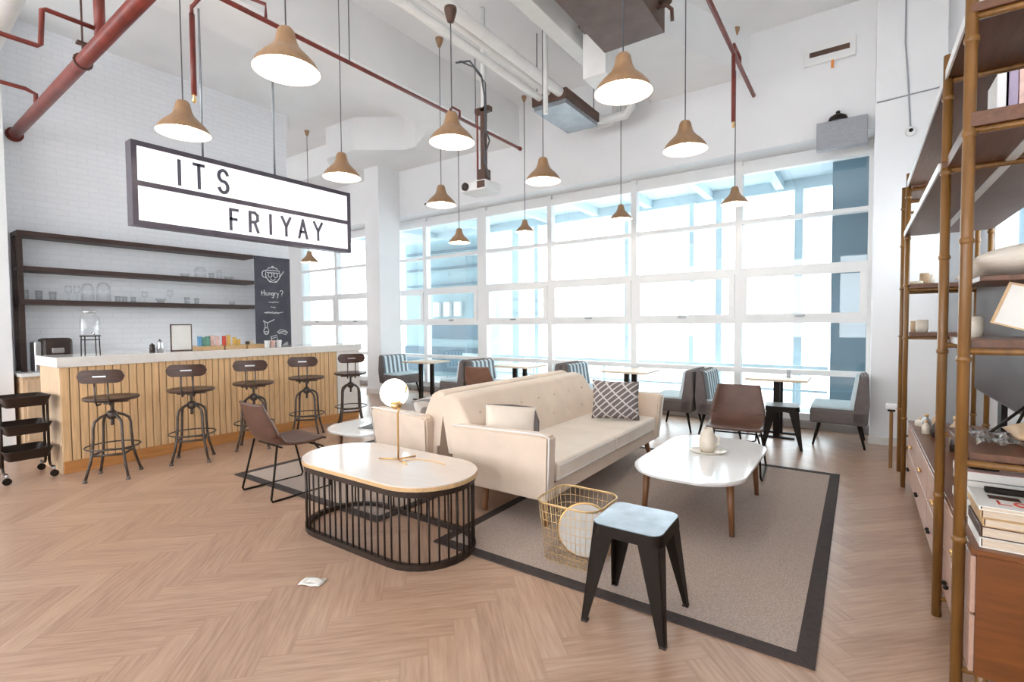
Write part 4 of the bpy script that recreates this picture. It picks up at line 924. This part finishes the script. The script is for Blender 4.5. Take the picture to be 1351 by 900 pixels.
for i in range(nd):
    for j,(z0,z1) in enumerate(((.355,.57),(.13,.345))):
        dr=MB().box(-.006,.01,i*dw+.006,(i+1)*dw-.006,z0,z1,.002,1).build('drawer',M['cabfront'],cab)
        yk=(i+.42)*dw if j==0 else (i+.70)*dw
        for d_ in (-.035,.035): MB().ball((-.02,yk+d_*.7,z0+.10),.011,10).build('knob',M['brass'] if j==0 else M['black'],dr)
tag(MB().box(.255,.285,6.08,6.115,0,.56,.004).build('cane_post_stub',M['bamboo']),'short golden post beyond the far end of the shelving','post')
t=thing('white_sensor_box','small white rounded box with dark base capping the short golden post','sensor box',(.27,6.10,.56)); MB().box(-.045,.045,-.04,.04,.02,.075,.018,3).build('cover',M['white'],t); MB().box(-.03,.03,-.025,.025,0,.02).build('base',M['black'],t)
# TV
t=thing('television','large dark glossy television on the right wall behind the shelving','television',(.74,4.30,.93)); 
MB().box(-.02,.03,-.75,.75,0,.82,.012).build('casing',M['kettle'],t); MB().box(-.026,-.019,-.735,.735,.015,.805,.002,1).build('screen',M['screen'],t); MB().box(-.01,.02,-.05,.05,-.31,.02,.004).build('stand_post',M['black'],t); MB().box(-.07,.07,-.25,.25,-.33,-.315,.004).build('stand_foot',M['black'],t)
# shelf contents
b=MB(); cushion(b,.50,.44,.13); b.xf(Matrix.Translation((.60,2.82,1.685))@Matrix.Rotation(PI/2-.1,4,'X')@Matrix.Rotation(.1,4,'Z')); tag(b.build('cream_throw_cushion',pm('pale cream linen',(.74,.67,.58),.9,0,.06,6,bump=.2,bscale=90)),'plump pale cream cushion lying on the near shelf before the television','cushion')
t=thing('picture_frame','white picture in thin wood frame leaning on the near shelf','picture frame',(.515,2.66,1.408),1.25)
Rm=Matrix.Rotation(.32,4,'X')
b=MB(); b.box(-.01,.01,-.09,.09,.004,.157); b.xf(Rm); b.build('picture',M['paper'],t)
b=MB(); b.box(-.013,.013,-.10,-.09,0,.165); b.box(-.013,.013,.09,.10,0,.165); b.box(-.013,.013,-.09,.09,0,.006); b.box(-.013,.013,-.09,.09,.157,.165); b.xf(Rm); b.build('frame',M['oakedge'],t)
for k,(x,y,z,r,h,m,nm,lab,cat) in enumerate(((.46,5.62,1.76,.035,.10,'kraft','wooden_cup','tan wooden cup on the upper far shelf','cup'),(.50,5.70,1.76,.038,.09,'ceram','ceramic_cup','cream cup beside the tan wooden cup on the far shelf','cup'),(.40,5.58,1.76,.05,.03,'ceram','shallow_dish','shallow cream dish on the upper far shelf','dish'),
 (.45,5.62,1.345,.045,.11,'ceram','ceramic_pot','cream pot with tan rim on the lower far shelf','pot'),(.41,5.72,1.345,.035,.10,'kraft','wooden_cup','small tan cup behind the cream pot on the far shelf','cup'),
(.41,2.95,1.375,.035,.09,'ceram','pale_vase','small pale vase on the near shelf by the post','vase'))):
    b=MB().lathe([(0,0),(r*.85,0),(r,h*.3),(r*.95,h),(r*.85,h),(r*.85,.01),(0,.01)],(x,y,z),20); tag(b.build(nm,M[m]),lab,cat)
for k,(x,y,r,h,m,lab) in enumerate(((.44,5.0,.03,.12,'steel','tall capped steel bottle at the far end of the cabinet top'),(.50,4.92,.035,.16,'kraft','tan stoppered jar at the far end of the cabinet top'),(.42,4.8,.025,.10,'ceram','small cream bottle on the cabinet top'),(.47,4.7,.03,.13,'kettle','dark bottle on the cabinet top left of the posts'),(.42,5.15,.04,.06,'ceram','low cream pot at the far cabinet corner'),(.55,4.45,.04,.20,'kraft','tall tan jar between the two front posts'),(.46,4.35,.025,.14,'chrome','slim glass bottle between the two front posts'),(.52,4.25,.028,.12,'kettle','short dark bottle between the two front posts'))):
    t=thing('bottle',lab,'bottle',(x,y,.60),0,'bottles and jars on the cabinet top'); MB().lathe([(0,0),(r,0),(r,h*.6),(r*.4,h*.78),(r*.4,h*.85),(0,h*.85)],n=18).build('body',M[m],t); MB().lathe([(0,h*.85),(r*.5,h*.85),(r*.5,h),(0,h)],n=14).build('cap',M['oakedge'],t)
# books
bz=.60
for k,(x,y,w,l,h,m,lab) in enumerate(((.385,2.50,.34,.26,.038,'paper','lowest thick book of the near stack on the cabinet'),(.385,2.50,.34,.26,.040,'acdark','second thick book of the near stack, dark cover'),(.392,2.50,.33,.255,.030,'oakedge','third book of the near stack, tan cover over the dark one'),(.385,2.50,.34,.265,.030,'oakedge','fourth book of the near stack, directly under the lettered magazine'),(.38,2.49,.34,.27,.016,'paper','top magazine of the near stack with red lettering'))):
    t=thing('book' if k<4 else 'magazine',lab,'book' if k<4 else 'magazine',(x,y,bz),random.uniform(-.02,.02),'near stack of books'); 
    MB().box(.004,w,.004,l-.004,.003,h-.003).build('pages',M['pages'],t); b=MB(); b.box(0,w+.002,0,l,0,.003); b.box(0,w+.002,0,l,h-.003,h); b.box(-.004,.0,0,l,0,h,.001,1); cv=b.build('cover',M[m],t)
    if k==4:
        mb=MB(); pb=lambda u,v,d:(u,v,h+d)
        for ch,u in (('L',.06),('O',.105),('V',.155),('E',.205)): glyph(mb,ch,u,.055,.03,.045,.008,pb,.001)
        mb.build('red_lettering',M['redp'],cv); MB().box(.04,.13,.12,.17,h,h+.001).build('cover_photo',M['acdark'],cv); MB().box(.15,.25,.12,.17,h,h+.001).build('cover_photo',M['leather2'],cv)
    bz+=h+.0015
tag(MB().box(.42,.60,2.68,2.71,bz,bz+.022,.006).build('pen_case',M['black']),'long black case lying on top of the near magazine','case')
bz=.60
for k in range(5):
    t=thing('magazine',['lowest','second','third','fourth','topmost'][k]+' white magazine of the stack behind the near post','magazine',(.372,2.86,bz),random.uniform(-.04,.04),'magazine stack behind the near post')
    MB().box(0,.26,0,.2,.002,.036).build('pages',M['paper'],t); MB().box(-.001,.261,-.001,.201,.036,.038).build('cover',M['white'] if k<4 else M['pink'],t); bz+=.040
tag(MB().box(.40,.50,2.9,2.95,bz,bz+.025,.008).build('black_clip',M['black']),'small black clip on the magazine stack behind the post','clip')
# top of near tray shelf: books
for k,(x,m,lab) in enumerate(((.43,'white','white upright book on the highest near shelf'),(.455,'lav','lavender upright book on the highest near shelf'),(.49,'pink','pink upright book on the highest near shelf'),(.53,'kettle','dark upright book on the highest near shelf'))):
    t=thing('book',lab,'book',(x,2.62,2.225),0,'upright books on the highest near shelf'); MB().box(-.012,.012,0,.16,.0,.145).build('pages',M['pages'],t); b=MB(); b.box(-.016,-.012,-.003,.163,0,.15); b.box(.012,.016,-.003,.163,0,.15); b.box(-.016,.016,-.006,-.003,0,.15); b.build('cover',M[m],t)
# parcels on .94 shelf
b=MB(); cushion(b,.26,.24,.09); b.xf(Matrix.Translation((.64,2.84,.985))@Matrix.Rotation(PI/2,4,'X')); tag(b.build('kraft_parcel',M['kraft']),'crumpled kraft parcel in clear wrap on the near low shelf','parcel')
b=MB(); b.grid(lambda u,v:(.39+u*.16,2.66+v*.3,.955+.02*abs(math.sin(u*7+v*4))+.008*math.sin(v*13)),14,14,False); o=b.build('plastic_wrap',glassmat('clear film',(.93,.93,.93),.05,.3)); o.modifiers.new('t','SOLIDIFY').thickness=.001; tag(o,'crinkled clear plastic film beside the kraft parcel','plastic film')
t=thing('mini_tripod','small black folding tripod standing on the near low shelf','tripod',(.545,2.98,.94))
for dx,dy in ((-.09,-.05),(.06,-.08),(.02,.09)): MB().tube([(.05,0,.15),(dx,dy,.006)],.006,6).build('leg',M['black'],t)
MB().ball((.05,0,.155),.012,10).build('head',M['black'],t)
